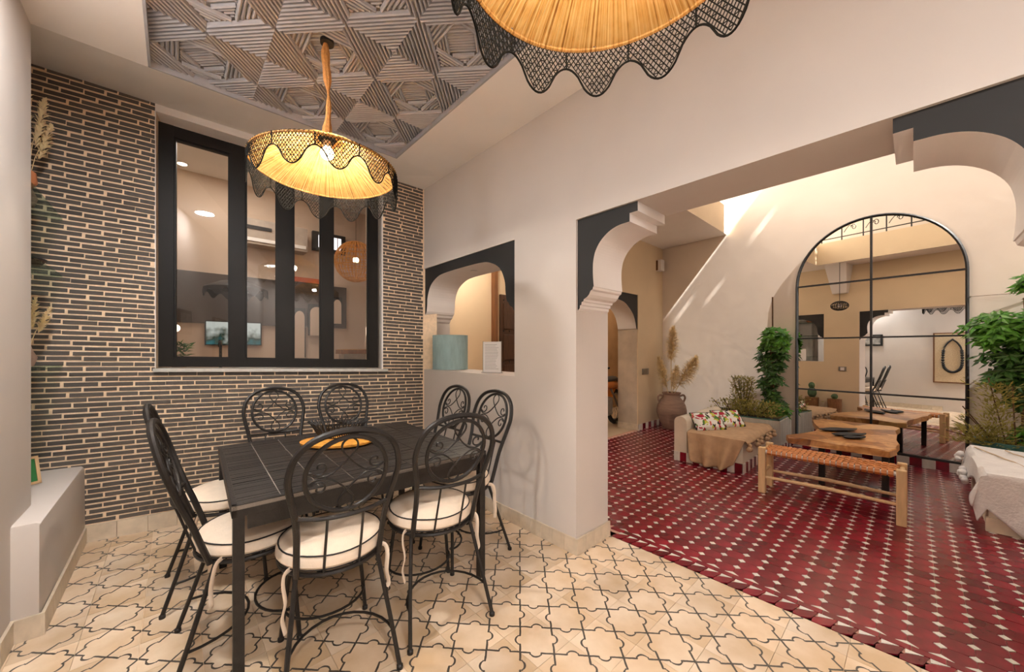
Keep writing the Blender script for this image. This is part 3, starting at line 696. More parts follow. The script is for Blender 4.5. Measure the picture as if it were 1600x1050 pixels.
# ================================================================== DINING CHAIRS (front of the chair is +y)
def hoop():
    L = [(-0.150, -0.150, 0.425), (-0.152, -0.175, 0.50), (-0.155, -0.208, 0.60), (-0.163, -0.237, 0.675), (-0.180, -0.265, 0.76), (-0.188, -0.286, 0.83), (-0.164, -0.309, 0.91), (-0.102, -0.324, 0.962)]
    return smoothpath(L+[(0, -0.330, 0.981)]+[(-x, y, z) for x, y, z in L[::-1]], 5)
def bz(x, z):      # point on the tilted plane of the back
    return (x, -0.237-(z-0.675)*0.31-0.012*(1-(x/0.2)**2), z)
ZC, RX, RZ = 0.818, 0.139, 0.142
def make_chair(label, loc, rz):
    t = thing('dining_chair', label, 'chair', loc, rz, None)
    m = MB(); m.tube([(0.197*math.cos(a), 0.197*math.sin(a), 0.425) for a in [2*PI*i/36 for i in range(36)]], 0.0095, 8, True)
    for x in (-0.07, 0.07): m.box(x-0.012, x+0.012, -0.182, 0.182, 0.421, 0.427)
    m.box(-0.182, 0.182, -0.012, 0.012, 0.4155, 0.421); obj('seat_frame', m, M_IRON, t, True)
    m = MB(); m.tube(hoop(), 0.0118, 8); obj('back_hoop', m, M_IRON, t, True)
    m = MB(); m.tube([bz(RX*math.cos(a), ZC+RZ*math.sin(a)) for a in [2*PI*i/40 for i in range(40)]], 0.0085, 8, True); obj('back_ring', m, M_IRON, t, True)
    m = MB(); m.tube(smoothpath([(-0.162, -0.236, 0.672), (-0.08, -0.261, 0.664), (0, -0.269, 0.662), (0.08, -0.261, 0.664), (0.162, -0.236, 0.672)], 5), 0.0085, 8); obj('back_rail', m, M_IRON, t, True)
    for x in (-0.062, 0.062):
        m = MB(); m.tube([(x, -0.263, 0.664), (x*1.02, -0.224, 0.54), (x*1.02, -0.187, 0.425)], 0.005, 6); obj('spindle', m, M_IRON, t, True)
    for s in (1, -1):
        P = []
        for k in range(13):                       # inner spiral
            a = PI*0.9+k*PI/6*1.15; r = 0.006+0.0024*k
            P.append((-0.094+r*math.cos(-a), 0.040+r*math.sin(-a)*1.0))
        P = P[:-2]+[(-0.128, 0.022), (-0.104, 0.006), (-0.066, 0.006), (-0.03, 0.030), (0.0, 0.062), (0.024, 0.094), (0.024, 0.122), (0, 0.139)]
        Q = P+[(-x, z) for x, z in P[::-1][1:]]
        m = MB(); m.tube([bz(v.x, ZC+s*v.y) for v in smoothpath([(x, z, 0) for x, z in Q], 3)], 0.0038, 6); obj('scroll', m, M_IRON, t, True)
    for (tx, ty, fx, fy) in ((0.132, 0.132, 0.178, 0.160), (-0.132, 0.132, -0.178, 0.160), (0.150, -0.132, 0.202, -0.262), (-0.150, -0.132, -0.202, -0.262)):
        m = MB(); m.tube([(tx, ty, 0.423), (tx*.35+fx*.65, ty*.4+fy*.6, 0.17), (fx, fy, 0.012)], 0.009, 8); m.lathe([(0.006, 0.02), (0.013, 0.013), (0.013, 0.0), (0, 0)], 10, (fx, fy, 0)); obj('leg', m, M_IRON, t, True)
    for s in (1, -1):
        fx, fy = ((0.166, 0.152) if s > 0 else (0.188, -0.224))
        arc = [(fx, fy, 0.135)]+[(fx*math.cos(a)*1.0, s*0.012+(fy-s*0.012)*(1-math.sin(a)), 0.135) for a in [PI*i/14 for i in range(1, 14)]]+[(-fx, fy, 0.135)]
        m = MB(); m.tube(arc, 0.0058, 6); obj('stretcher', m, M_IRON, t, True)
    prof = [(0, 0.436), (0.17, 0.434), (0.200, 0.441), (0.210, 0.455), (0.207, 0.476), (0.196, 0.492), (0.17, 0.503), (0.09, 0.514), (0, 0.517)]
    m = MB(); m.lathe(prof, 36, (0, 0.005, 0), cap=False); c = obj('seat_cushion', m, M_CUSH, t, True)
    for r, z in ((0.1985, 0.4915),):
        m = MB(); m.tube([(r*math.cos(a), 0.005+r*math.sin(a), z+0.0015*math.sin(5*a)) for a in [2*PI*i/40 for i in range(40)]], 0.0032, 5, True); obj('piping', m, M_PIPE, c, True)
    m = MB(); m.tube([(0.2065*math.cos(a), 0.005+0.2065*math.sin(a), 0.444) for a in [2*PI*i/40 for i in range(40)]], 0.0024, 5, True); obj('piping', m, M_PIPE, c, True)
    for s in (-1, 1):
        m = MB(); x = s*0.168
        m.tube(smoothpath([(x*.9, -0.10, 0.440), (x*1.10, -0.128, 0.437), (x*1.14, -0.140, 0.40), (x*1.10, -0.148, 0.34), (x*1.16, -0.146, 0.285), (x*1.1, -0.15, 0.25+0.02*s)], 4), 0.008, 6, flat=(1.25, 0.35)); obj('cushion_tie', m, M_CUSH, c, True)
    return t
ch = make_chair('front black iron chair at left, its back hoop overlapping the bread tray', (0.505, 1.628, 0), R2(-7))
for x, y, rz, lab in ((0.975, 1.61, -8, 'front black iron chair at right, standing nearest the pillar, white tie hanging down'),
                      (0.262, 1.955, -93, 'near one of two chairs on the left side of the table, seen edge-on'),
                      (0.225, 2.52, -92, 'far one of two chairs on the left side, close to the brick wall'),
                      (0.540, 2.775, 178, 'left of two chairs against the brick wall, directly under the window'),
                      (1.020, 2.775, 176, 'right of two chairs against the brick wall, behind the bread basket'),
                      (1.335, 1.885, 90, 'near one of two chairs along the plaster wall, white tie loop showing'),
                      (1.335, 2.335, 90, 'far one of two chairs along the plaster wall, under the lamp niche')):
    c = dup(ch, (x, y, 0), R2(rz), lab); c['group'] = 'iron dining chairs'
ch['group'] = 'iron dining chairs'

# bread board and wire basket
bo = MB(); bo.lathe([(0, 0), (0.15, 0), (0.165, 0.008), (0.168, 0.02), (0.158, 0.022), (0, 0.022)], 36)
bo = obj('serving_board', bo, mat('golden_wicker', (216, 150, 60), 0.5, 0.35, 40, bump=0.5, bscale=70), None, True, (0.735, 2.275, TZ+0.002), (0, 0, R2(-38))); bo.scale = (1.25, 0.86, 1)
tag(bo, 'oval golden board lying on the table under the wire basket', 'board')
bk = thing('wire_basket', 'black wire bread basket with looped rim on the golden board', 'basket', (0.765, 2.345, TZ+0.026), R2(-36))
m = MB()
for rr, z in ((0.085, 0.004), (0.10, 0.03)): m.tube([(rr*1.25*math.cos(a), rr*0.8*math.sin(a), z) for a in [2*PI*i/32 for i in range(32)]], 0.0022, 5, True)
obj('base_wire', m, M_BLACK, bk, True)
n = 30
for i in range(n):
    a = 2*PI*i/n; m = MB()
    f = lambda r, z, d=0: (r*1.25*math.cos(a+d), r*0.8*math.sin(a+d), z)
    m.tube(smoothpath([f(0.085, 0.004, -.06), f(0.102, 0.03, -.06), f(0.126, 0.080, -.07), f(0.142, 0.098, 0), f(0.126, 0.080, .07), f(0.102, 0.03, .06), f(0.085, 0.004, .06)], 2), 0.0034, 5); obj('wire_loop', m, M_BLACK, bk, True)

# ================================================================== STRAW PENDANT LAMPS
def make_pendant(label, loc, phase, watt):
    R, HZ, D = 0.352, 0.185, loc[2]
    t = thing('pendant_lamp', label, 'pendant lamp', (loc[0], loc[1], 0), phase, 'straw pendant lamps with black net fringe')
    zr = D
    cone = lambda r: zr+HZ*(1-(r/R)**1.25)
    m = MB(); n = 190
    for i in range(n):      # radial straw blades, slightly lapped
        a0 = 2*PI*i/n; a1 = a0+2*PI/n*1.25; lift = 0.002*(i % 3)+random.uniform(0, .002)
        rs = [0.03, 0.12, 0.2, 0.28, R+random.uniform(-.004, .006)]
        V = [[m.bm.verts.new((r*math.cos(a), r*math.sin(a), cone(r)+lift+up)) for a, up in ((a0, 0), ((a0+a1)/2, 0.003), (a1, 0))] for r in rs]
        for A_, B_ in zip(V, V[1:]):
            for k in range(2): m.bm.faces.new((A_[k], A_[k+1], B_[k+1], B_[k]))
    obj('straw_shade', m, M_RATTAN, t)
    m = MB(); m.tube([((R+.002)*math.cos(a), (R+.002)*math.sin(a), zr+0.004) for a in [2*PI*i/72 for i in range(72)]], 0.006, 6, True); obj('rim_band', m, M_RATTAN, t, True)
    # net fringe: hexagon mesh cut to scallops, with a heavier hem
    L = 2*PI*R; nl = 12
    def hem(u): # u in 0..1 around
        p = (u*nl) % 1.0; return 0.098+0.044*(lambda c: math.copysign(abs(c)**.75, c))(math.cos(2*PI*(p-.5)))
    nu = 156; dz = 0.0105; m = MB()
    def P(i, j):
        u = (i+(0.5 if j % 2 else 0))/nu; a = 2*PI*u; r = R+0.006+0.004*math.sin(24*PI*u)*(j*dz/.15)
        return Vector((r*math.cos(a), r*math.sin(a), zr+0.004-j*dz))
    def ok(i, j):
        u = (i+(0.5 if j % 2 else 0))/nu; return j*dz <= hem(u)
    thr = 0.0016
    def strand(a, b):
        d = (b-a); o = Vector((a.x, a.y, 0)).normalized()*thr; s = d.cross(o).normalized()*thr
        va = [m.bm.verts.new(a+o), m.bm.verts.new(a-o*.5+s), m.bm.verts.new(a-o*.5-s)]; vb = [m.bm.verts.new(b+o), m.bm.verts.new(b-o*.5+s), m.bm.verts.new(b-o*.5-s)]
        for k in range(3): m.bm.faces.new((va[k], va[(k+1) % 3], vb[(k+1) % 3], vb[k]))
    for j in range(0, 15):
        for i in range(nu):
            if not ok(i, j): continue
            for di in ((0, -1) if j % 2 == 0 else (0, 1)):
                if ok(i+di, j+1): strand(P(i, j), P((i+di), j+1))
            if (i+j//2) % 2 == 0 and j % 2 == 0 and ok(i+1, j): strand(P(i, j), P(i+1, j))
    obj('net_fringe', m, M_NET, t)
    m = MB(); m.tube([((R+.008)*math.cos(2*PI*u), (R+.008)*math.sin(2*PI*u), zr+.004-hem(u)) for u in [i/240 for i in range(240)]], 0.0032, 5, True); obj('fringe_hem', m, M_NET, t, True)
    for k in range(12):
        a = 2*PI*(k/12); h = hem(k/12); m = MB()
        m.tube([((R+.008)*math.cos(a), (R+.008)*math.sin(a), zr+.006), ((R+.008)*math.cos(a), (R+.008)*math.sin(a), zr+.004-h)], 0.0028, 5)
        obj('fringe_rib', m, M_NET, t)
    m = MB()
    for k in range(110):
        a = 2*PI*k/110; m.tube([((R-.012)*math.cos(a), (R-.012)*math.sin(a), zr+0.020), ((R+.009)*math.cos(a), (R+.009)*math.sin(a), zr+0.006)], 0.0016, 4)
    obj('stitching', m, M_NET, t)
    # cord wrapped in hessian
    zt = CZ+CD
    m = MB(); P_ = []; rad = []
    for k in range(19):
        f = k/18; P_.append((0.006*math.sin(5*f), 0.006*math.cos(7*f), zr+HZ-0.01+(zt-zr-HZ)*f)); rad.append(0.016+0.007*math.sin(f*9+1)+0.004*math.sin(f*23))
    m.tube(P_, 0.02, 8, radii=rad); obj('cord_sleeve', m, M_JUTE, t, True)
    m = MB(); m.lathe([(0.0, 0), (0.034, 0), (0.034, -0.018), (0.0, -0.018)], 16, (0, 0, zt)); obj('ceiling_rose', m, M_BLACK, t)
    m = MB(); m.lathe([(0.0, 0.02), (0.04, 0.02), (0.045, 0.0), (0.0, 0.0)], 16, (0, 0, zr+HZ-0.02)); obj('shade_cap', m, M_BLACK, t)
    m = MB(); m.lathe([(0, 0.04), (0.012, 0.04), (0.02, 0.03), (0.02, 0.0), (0, 0.0)], 14, (0, 0, zr+0.128)); obj('lamp_holder', m, M_PAPER, t, True)
    m = MB(); m.sphere((0, 0, zr+0.095), 0.034, 10); obj('bulb', m, M_BULB, t, True)
    lamp('pendant_light', 'POINT', (loc[0], loc[1], zr+0.03), watt, (1, 0.92, 0.80), 0.03)
    return t
make_pendant('straw pendant lamp with black net fringe hanging above the dining table', (0.610, 2.050, 2.210), 0.1, 16)
make_pendant('straw pendant lamp with black net fringe nearest the viewer at the top edge', (0.722, 0.432, 2.200), 0.42, 6)

# ================================================================== LEFT RECESS: shelves and what stands on them
M_SHELF = glassy('shelf_glass', (0.78, 0.86, 0.82), 0.10)
for z, lab in ((2.10, 'top clear glass shelf in the left recess'), (1.735, 'middle clear glass shelf in the left recess'), (1.160, 'bottom clear glass shelf in the left recess')):
    m = MB(); m.box(-0.9, -0.542, 2.86, 3.595, z-0.006, z+0.006); s = obj('glass_shelf', m, M_SHELF); tag(s, lab, 'shelf', 'glass shelves in the recess')
def plume(m, base, tip, w, n, lean=0.5, droop=0.0):
    base = Vector(base); tip = Vector(tip); d = tip-base; L = d.length; d.normalize()
    o = d.orthogonal().normalized(); o2 = d.cross(o)
    for i in range(n):
        f = random.random()**0.8; a = random.uniform(0, 2*PI); p = base+d*(L*f)
        env = math.sin(PI*min(1, (f*0.85+0.12)))**0.7
        q_ = p+d*(L*0.15)+(o*math.cos(a)+o2*math.sin(a))*w*env*random.uniform(.5, 1)+Vector((0, 0, -droop*w*random.random()))
        s = (o*math.sin(a)-o2*math.cos(a))*0.005*random.uniform(.6, 1.4)
        mid = p.lerp(q_, .6)+d*0.01
        m.bm.faces.new([m.bm.verts.new(v) for v in (p, mid+s, q_, mid-s)])
def dried(label, loc, stems, h, w, vase):
    t = thing('dried_plant_vase', label, 'vase', loc)
    m = MB(); m.lathe(vase, 16); obj('vase', m, M_CLAY, t, True)
    for dx, dy, hh in stems:
        m = MB(); top = (dx, dy, hh); m.tube([(0, 0, vase[-1][1]*0.5), (dx*.4, dy*.4, hh*.6), top], 0.002, 4); plume(m, (dx*.5, dy*.5, hh*.55), top, w, 120); obj('dried_stem', m, M_PAMPAS, t)
dried('small vase of dried grass on the top glass shelf', (-0.66, 3.42, 2.106), [(0.075, -0.02, 0.62), (0.09, 0.03, 0.50), (0.02, -0.1, 0.68)], 0.5, 0.045, [(0, 0), (0.035, 0), (0.05, 0.05), (0.03, 0.1), (0.02, 0.13)])
dried('small vase of dried grass on the bottom glass shelf', (-0.66, 3.44, 1.166), [(0.085, 0.02, 0.34), (0.05, -0.08, 0.38)], 0.3, 0.04, [(0, 0), (0.03, 0), (0.045, 0.05), (0.028, 0.09), (0.02, 0.12)])
m = MB(); m.lathe([(0, 0), (0.05, 0), (0.075, 0.04), (0.07, 0.09), (0.03, 0.12), (0, 0.122)], 16); tag(obj('clay_pot', m, mat('copper_clay', (176, 110, 70), 0.6), None, True, (-0.622, 3.06, 2.107)), 'round copper clay pot on the top glass shelf', 'pot')
b = thing('trinket_bowl', 'small dark woven bowl on the middle glass shelf', 'bowl', (-0.63, 3.30, 1.742))
m = MB(); m.lathe([(0, 0), (0.05, 0), (0.075, 0.035), (0.07, 0.035), (0.046, 0.006), (0, 0.006)], 16); obj('bowl', m, M_WOODD, b, True)
m = MB(); m.tube([(0.072*math.cos(a), 0.072*math.sin(a), 0.036) for a in [2*PI*i/20 for i in range(20)]], 0.005, 5, True); obj('bowl_rim', m, M_BLACK, b, True)
# framed picture leaning on the ledge
f = thing('picture_frame', 'small wooden picture frame with green mount leaning on the plaster ledge', 'picture frame', (-0.655, 3.22, 0.507), R2(30)); f.rotation_euler = (R2(-14), 0, R2(32))
m = MB(); W_, H_ = 0.20, 0.155
for a in ((-W_/2, W_/2, 0, 0.014), (-W_/2, W_/2, H_-0.014, H_), (-W_/2, -W_/2+0.014, 0, H_), (W_/2-0.014, W_/2, 0, H_)): m.box(a[0], a[1], 0, 0.012, a[2], a[3])
obj('frame', m, M_LEMON, f)
m = MB(); m.box(-W_/2+.01, W_/2-.01, 0.005, 0.009, .01, H_-.01); obj('mount', m, mat('green_mount', (36, 120, 58), 0.6), f)
m = MB(); m.box(-W_/2+.04, W_/2-.04, 0.003, 0.006, .036, H_-.036); obj('print', m, M_PAPER, f)

# ================================================================== NICHE: lamp and notice
l = thing('table_lamp', 'table lamp with a pale blue fabric drum shade in the niche', 'lamp', (2.045, 3.005, NZ0))
m = MB(); m.lathe([(0, 0), (0.07, 0), (0.07, 0.012), (0.012, 0.02), (0.012, 0.1), (0, 0.1)], 20); obj('lamp_base', m, M_STEEL, l, True)
m = MB(); m.lathe([(0.172, 0.004), (0.172, 0.335)], 48, cap=False); m.lathe([(0.169, 0.335), (0.169, 0.004)], 48, cap=False)
obj('lamp_shade', m, mat('blue_linen', (150, 176, 178), 0.85, 0.12, 26, stretch=(1, 1, 0.3), bump=0.25, bscale=120), l, True)
m = MB(); m.sphere((0, 0, 0.15), 0.03, 8); obj('bulb', m, M_PAPER, l, True)
n_ = thing('notice_sheet', 'white printed notice in a clear stand on the niche sill', 'notice', (2.02, 2.345, NZ0), R2(-70))
m = MB(); m.box(-0.087, 0.087, -0.001, 0.001, 0.004, 0.262); obj('sheet', m, M_PAPER, n_)
m = MB(); m.box(-0.09, 0.09, -0.03, 0.03, 0, 0.004); m.box(-0.09, -0.087, -0.003, 0.003, 0, 0.266); m.box(0.087, 0.09, -0.003, 0.003, 0, 0.266); obj('stand', m, M_STEEL, n_)
m = MB()
for k in range(17):
    w_ = random.uniform(0.05, 0.068); m.box(-0.07, -0.07+w_*2, -0.0016, -0.0012, 0.236-k*0.0128, 0.2385-k*0.0128)
obj('text_lines', m, M_INK, n_)

# ================================================================== HALL: door, motorcycle
d = MB(); d.box(3.96, 4.9, 4.385, 4.42, 0.0, 2.16); door = struct('door_1', d, M_WOODD, 'dark carved wooden door in the entrance hall')
for i in range(2):
    for j in range(4):
        m = MB(); m.box(4.02+i*0.42, 4.38+i*0.42, 4.372, 4.386, 0.1+j*0.5, 0.52+j*0.5, 0.012); obj('door_panel', m, M_WOODD, door)
for j in range(5):
    for i in range(7):
        m = MB(); m.sphere((4.02+i*0.13, 4.376, 0.07+j*0.5), 0.012, 6); obj('stud', m, M_BLACK, door)
m = MB(); m.box(3.79, 3.86, 4.34, 4.42, 0, 2.75); m.box(3.79, 5.1, 4.34, 4.42, 2.6, 2.75); struct('trim_10', m, M_WOODM, 'brown wooden frame around the hall door')
mo = thing('motorcycle', 'parked motorcycle with orange bodywork seen through the small arch', 'motorcycle', (5.69, 3.38, 0), R2(8))
def wheel(cx):
    m = MB(); m.tube([(cx+0.262*math.cos(a), 0, 0.30+0.262*math.sin(a)) for a in [2*PI*i/32 for i in range(32)]], 0.036, 8, True); w_ = obj('wheel', m, M_RUBBER, mo, True)
    m = MB(); m.tube([(cx+0.222*math.cos(a), 0, 0.30+0.222*math.sin(a)) for a in [2*PI*i/32 for i in range(32)]], 0.012, 6, True); obj('rim', m, M_STEEL, w_, True)
    m = MB()
    for i in range(18):
        a = 2*PI*i/18; s = 0.02*(-1)**i
        m.tube([(cx+0.03*math.cos(a+.5), s, 0.30+0.03*math.sin(a+.5)), (cx+0.218*math.cos(a), 0, 0.30+0.218*math.sin(a))], 0.003, 4)
    m.lathe([(0.045, -0.05), (0.045, 0.05)], 14)
    obj('spokes', m, M_STEEL, w_)
wheel(0); wheel(-1.15)
m = MB(); m.tube(smoothpath([(0.30*math.cos(a), 0, 0.30+0.335*math.sin(a)) for a in [R2(x) for x in (55, 75, 95, 115, 140, 165)]], 3), 0.05, 8, flat=(0.25, 1.3)); obj('rear_mudguard', m, M_ORANGE, mo, True)
m = MB(); m.tube([(0.05, 0, 0.66), (-0.25, 0, 0.70), (-0.55, 0, 0.70), (-0.8, 0, 0.78)], 0.08, 10, radii=[0.06, 0.09, 0.1, 0.09]); obj('body', m, M_ORANGE, mo, True)
m = MB(); m.tube([(0.12, 0, 0.74), (-0.1, 0, 0.78), (-0.5, 0, 0.77)], 0.08, 10, radii=[0.05, 0.09, 0.08], flat=(0.5, 1.2)); obj('seat', m, M_BLACK, mo, True)
for pts in ([(0, .06, .3), (-.3, .06, .62)], [(0, -.06, .3), (-.3, -.06, .62)], [(0, 0.05, .3), (-.45, 0.03, .3), (-.7, 0, .62)], [(-1.15, .06, .3), (-.92, .06, .95)], [(-1.15, -.06, .3), (-.92, -.06, .95)]):
    m = MB(); m.tube(pts, 0.018, 6); obj('frame_tube', m, M_STEEL, mo, True)
m = MB(); m.tube([(-0.98, -0.33, 1.0), (-0.93, -0.1, 0.96), (-0.93, 0.1, 0.96), (-0.98, 0.33, 1.0)], 0.014, 6); obj('handlebar', m, M_BLACK, mo, True)
m = MB(); m.box(-0.62, -0.3, -0.1, 0.1, 0.2, 0.5, 0.04); obj('engine', m, M_STEEL, mo)
m = MB(); m.tube([(-0.45, 0.13, 0.28), (-0.1, 0.15, 0.27), (0.1, 0.16, 0.33)], 0.03, 8); obj('exhaust', m, M_STEEL, mo, True)
m = MB(); m.tube([(6.08, 4.30, 0), (6.2, 4.34, 1.25)], 0.012, 6); m.tube([(6.19, 4.337, 1.1), (6.22, 4.345, 1.45)], 0.03, 6); tag(obj('broom', m, M_ORANGE, None, True), 'orange broom leaning against the hall wall', 'broom')

# ================================================================== COURTYARD: mirror on its chequered plinth
K = 0.083
def mx(y): return 6.045+K*(y+0.35)               # front plane of the mirror
mi_ = thing('arched_mirror', 'tall black framed arched mirror of paned glass leaning on the courtyard wall', 'mirror', (6.045, -0.35, 0.10)); mi_.rotation_euler = (0.006, 0, math.atan2(1, K))
MWd, ZS, AH = 1.375, 1.985, 0.735
def arch_pts(inset, n=36): return [(MWd/2+(MWd/2-inset)*math.cos(PI-PI*i/n), ZS+(AH-inset)*math.sin(PI-PI*i/n)) for i in range(n+1)]
def atop(x):
    f = max(0, 1-((x-MWd/2)/(MWd/2))**2); return ZS+AH*math.sqrt(f)
M_MIRROR = bpy.data.materials.new('mirror_silver'); M_MIRROR.use_nodes = True; nt = M_MIRROR.node_tree; nt.nodes.clear()
g = nd(nt, 'ShaderNodeBsdfGlossy'); g.inputs['Roughness'].default_value = 0.0; g.inputs['Color'].default_value = (0.84, 0.84, 0.82, 1); o_ = nd(nt, 'ShaderNodeOutputMaterial'); nt.links.new(g.outputs[0], o_.inputs[0])
out = [(0.0, 0.0)]+[(0.0, ZS)]+arch_pts(0.0)[1:-1]+[(MWd, ZS), (MWd, 0.0)]
m = MB(); m.prism([(x, z) for x, z in out], -0.022, -0.014, 'y'); obj('backing_board', m, M_BLACK, mi_)
zb = [0.0, 0.655, 1.31, ZS]
for c in range(2):
    x0, x1 = c*MWd/2, (c+1)*MWd/2
    for r in range(3):
        m = MB(); m.poly([(x0, -0.013, zb[r]), (x1, -0.013, zb[r]), (x1, -0.013, zb[r+1]), (x0, -0.013, zb[r+1])]); obj('mirror_pane', m, M_MIRROR, mi_)
    m = MB(); P = [(x0, ZS), (x1, ZS)]+[(x, atop(x)) for x in [x1+(x0-x1)*i/16 for i in range(0 if c == 0 else 1, 17 if c else 16)]]
    m.poly([(x, -0.013, z) for x, z in P]); obj('mirror_pane', m, M_MIRROR, mi_)
m = MB(); m.tube([(0, 0, 0), (0, 0, ZS*.5)]+[(x, 0, z) for x, z in arch_pts(0)]+[(MWd, 0, ZS*.5), (MWd, 0, 0)], 0.013, 4); obj('frame', m, M_BLACK, mi_)
m = MB(); m.box(0, MWd, -0.012, 0.012, -0.01, 0.014); obj('bottom_bar', m, M_BLACK, mi_)
m = MB(); m.box(MWd/2-0.009, MWd/2+0.009, -0.012, 0.006, 0, ZS+AH-.003); obj('glazing_bar', m, M_BLACK, mi_)
for z in zb[1:]:
    m = MB(); m.box(0, MWd, -0.012, 0.006, z-0.009, z+0.009); obj('glazing_bar', m, M_BLACK, mi_)
def wedge(mb, y0, y1, f, z0, z1): mb.hexa([(f(y0), y0, z0), (wm(y0), y0, z0), (wm(y1), y1, z0), (f(y1), y1, z0), (f(y0), y0, z1), (wm(y0), y0, z1), (wm(y1), y1, z1), (f(y1), y1, z1)])
m = MB(); wedge(m, -0.42, 1.10, lambda y: mx(y)-0.012, 0, 0.088); pl = struct('baseboard_mirror', m, M_WHITE, 'plinth of red and white tiles under the arched mirror')
y = -0.42; i = 0
while y < 1.08:
    m = MB(); b_ = min(y+0.0905, 1.10); wedge(m, y+0.0008, b_-0.0008, lambda v: mx(v)-0.02, 0.0, 0.092); obj('red_tile' if i % 2 == 0 else 'white_tile', m, M_RED if i % 2 == 0 else M_DOT, pl); y += 0.0921; i += 1
m = MB(); m.box(AX1+.02, 6.28, 2.85, 2.858, 0, 0.09); bb = struct('baseboard_hall', m, M_WHITE, 'red and white tile skirting beside the hall doorway')
for i in range(8):
    m = MB(); m.box(AX1+0.025+i*0.095, AX1+0.118+i*0.095, 2.842, 2.852, 0, 0.092); obj('red_tile' if i % 2 else 'white_tile', m, M_RED if i % 2 else M_DOT, bb)
for k_, (x_, w_, dx) in enumerate(((5.43, 0.1, 0), (5.43, 0.1, 0.0))):
    pass
m = MB(); m.box(AX1-0.02, AX1+.0, LY0-0.01, LY1, 0, 0.09); obj('skirting_tile', m, M_BASET, bb)

# ---- wall fittings
s = thing('wall_sconce', 'small white box sconce high in the courtyard corner', 'wall light', (6.17, 2.86, 2.59))
m = MB(); m.box(-0.062, 0.062, -0.085, 0.0, 0, 0.185, 0.006); obj('body', m, M_WHITE, s); m = MB(); m.box(-0.07, -0.062, -0.03, 0, 0.01, 0.175); obj('side_plate', m, M_WOODM, s)
s = thing('light_switch', 'grey switch plate on the wall beside the small arch', 'switch', (5.72, 2.86, 0.915))
m = MB(); m.box(-0.105, 0.105, -0.012, 0, -0.048, 0.048, 0.004); obj('plate', m, M_STEEL, s)
for x in (-0.05, 0.05):
    m = MB(); m.box(x-0.035, x+0.035, -0.016, -0.011, -0.034, 0.034, 0.003); obj('rocker', m, M_STEEL, s)

# ---- clay jar with pampas
v = thing('clay_jar', 'large brown clay jar with two handles in the courtyard corner', 'jar', (6.03, 2.575, 0))
m = MB(); m.lathe([(0, 0), (0.105, 0), (0.14, 0.05), (0.2, 0.17), (0.215, 0.235), (0.219, 0.24), (0.218, 0.252), (0.222, 0.258), (0.221, 0.30), (0.205, 0.38), (0.165, 0.46), (0.128, 0.505), (0.122, 0.545), (0.138, 0.566), (0.14, 0.58), (0.118, 0.58), (0.11, 0.55), (0.11, 0.50), (0, 0.50)], 32); obj('body', m, M_CLAY, v, True)
for a in (-0.75, 2.4):
    c, s_ = math.cos(a), math.sin(a); m = MB(); m.tube(smoothpath([(0.13*c, 0.13*s_, 0.52), (0.19*c, 0.19*s_, 0.535), (0.215*c, 0.215*s_, 0.49), (0.19*c, 0.19*s_, 0.42)], 4), 0.016, 8); obj('handle', m, M_CLAY, v, True)
def pampas(label, p0, p1, p2, w, n):
    t_ = thing('pampas_plume', label, 'dried grass', p0)
    d = lambda p: tuple(p[i]-p0[i] for i in range(3))
    m = MB(); m.tube(smoothpath([(0, 0, 0), d(p1), d(p2)], 4), 0.006, 5); obj('stalk', m, M_PAMPAS, t_)
    m = MB(); plume(m, d(p1), d(p2), w, n, droop=.7); obj('plume', m, M_PAMPAS, t_, kind='stuff')
b0 = (6.03, 2.575, 0.53)
pampas('tallest pampas plume standing upright in the clay jar', b0, (6.03, 2.58, 1.08), (6.02, 2.545, 1.60), 0.17, 1500)
pampas('pampas plume leaning right out of the clay jar along the wall', (6.04, 2.55, 0.53), (6.05, 2.47, 0.70), (6.05, 2.22, 1.14), 0.16, 1200)
pampas('short pampas plume at the left of the clay jar', (6.01, 2.60, 0.53), (5.98, 2.63, 0.66), (5.92, 2.72, 1.12), 0.14, 1000)
pampas('short middle pampas plume low in the clay jar', (6.02, 2.56, 0.53), (6.0, 2.53, 0.66), (5.97, 2.47, 1.0), 0.13, 800)

# ---- stucco bench, throw and cushions
SX0, SX1, SY0, SY1 = 4.36, 5.50, 1.150, 1.825
b = thing('stucco_bench', 'built stucco bench with a rounded arm and red and white tiled base', 'bench', (SX0, SY0, 0))
m = MB(); m.box(0, SX1-SX0, 0, SY1-SY0-0.13, 0, 0.335, 0.012); obj('seat_block', m, M_STUCCO, b, True)
m = MB(); prof = [(0.0, 0.0), (0.135, 0.0), (0.135, 0.44)]+[(0.0675+0.0675*math.cos(a), 0.44+0.065*math.sin(a)) for a in [PI*i/10 for i in range(1, 10)]]+[(0.0, 0.44)]
m.prism([(y+SY1-SY0-0.135, z) for y, z in prof], -0.012, SX1-SX0, 'x'); obj('arm', m, M_STUCCO, b, True)
n = 10; w = (SY1-SY0)/n
for i in range(n):
    m = MB(); m.box(-0.022, -0.001, i*w+0.001, (i+1)*w-0.001, 0, 0.10, 0.001); obj('red_tile' if i % 2 == 0 else 'white_tile', m, M_RED if i % 2 == 0 else M_DOT, b)
for i in range(16):
    m = MB(); w2 = (SX1-SX0)/16; m.box(i*w2-0.004, (i+1)*w2-0.006, -0.012, -0.001, 0, 0.10, 0.001); obj('red_tile' if i % 2 else 'white_tile', m, M_RED if i % 2 else M_DOT, b)
def cloth(fn, nu, nv, th): # double sided cloth with thickness from solidify
    m = MB(); m.grid(fn, nu, nv); return m
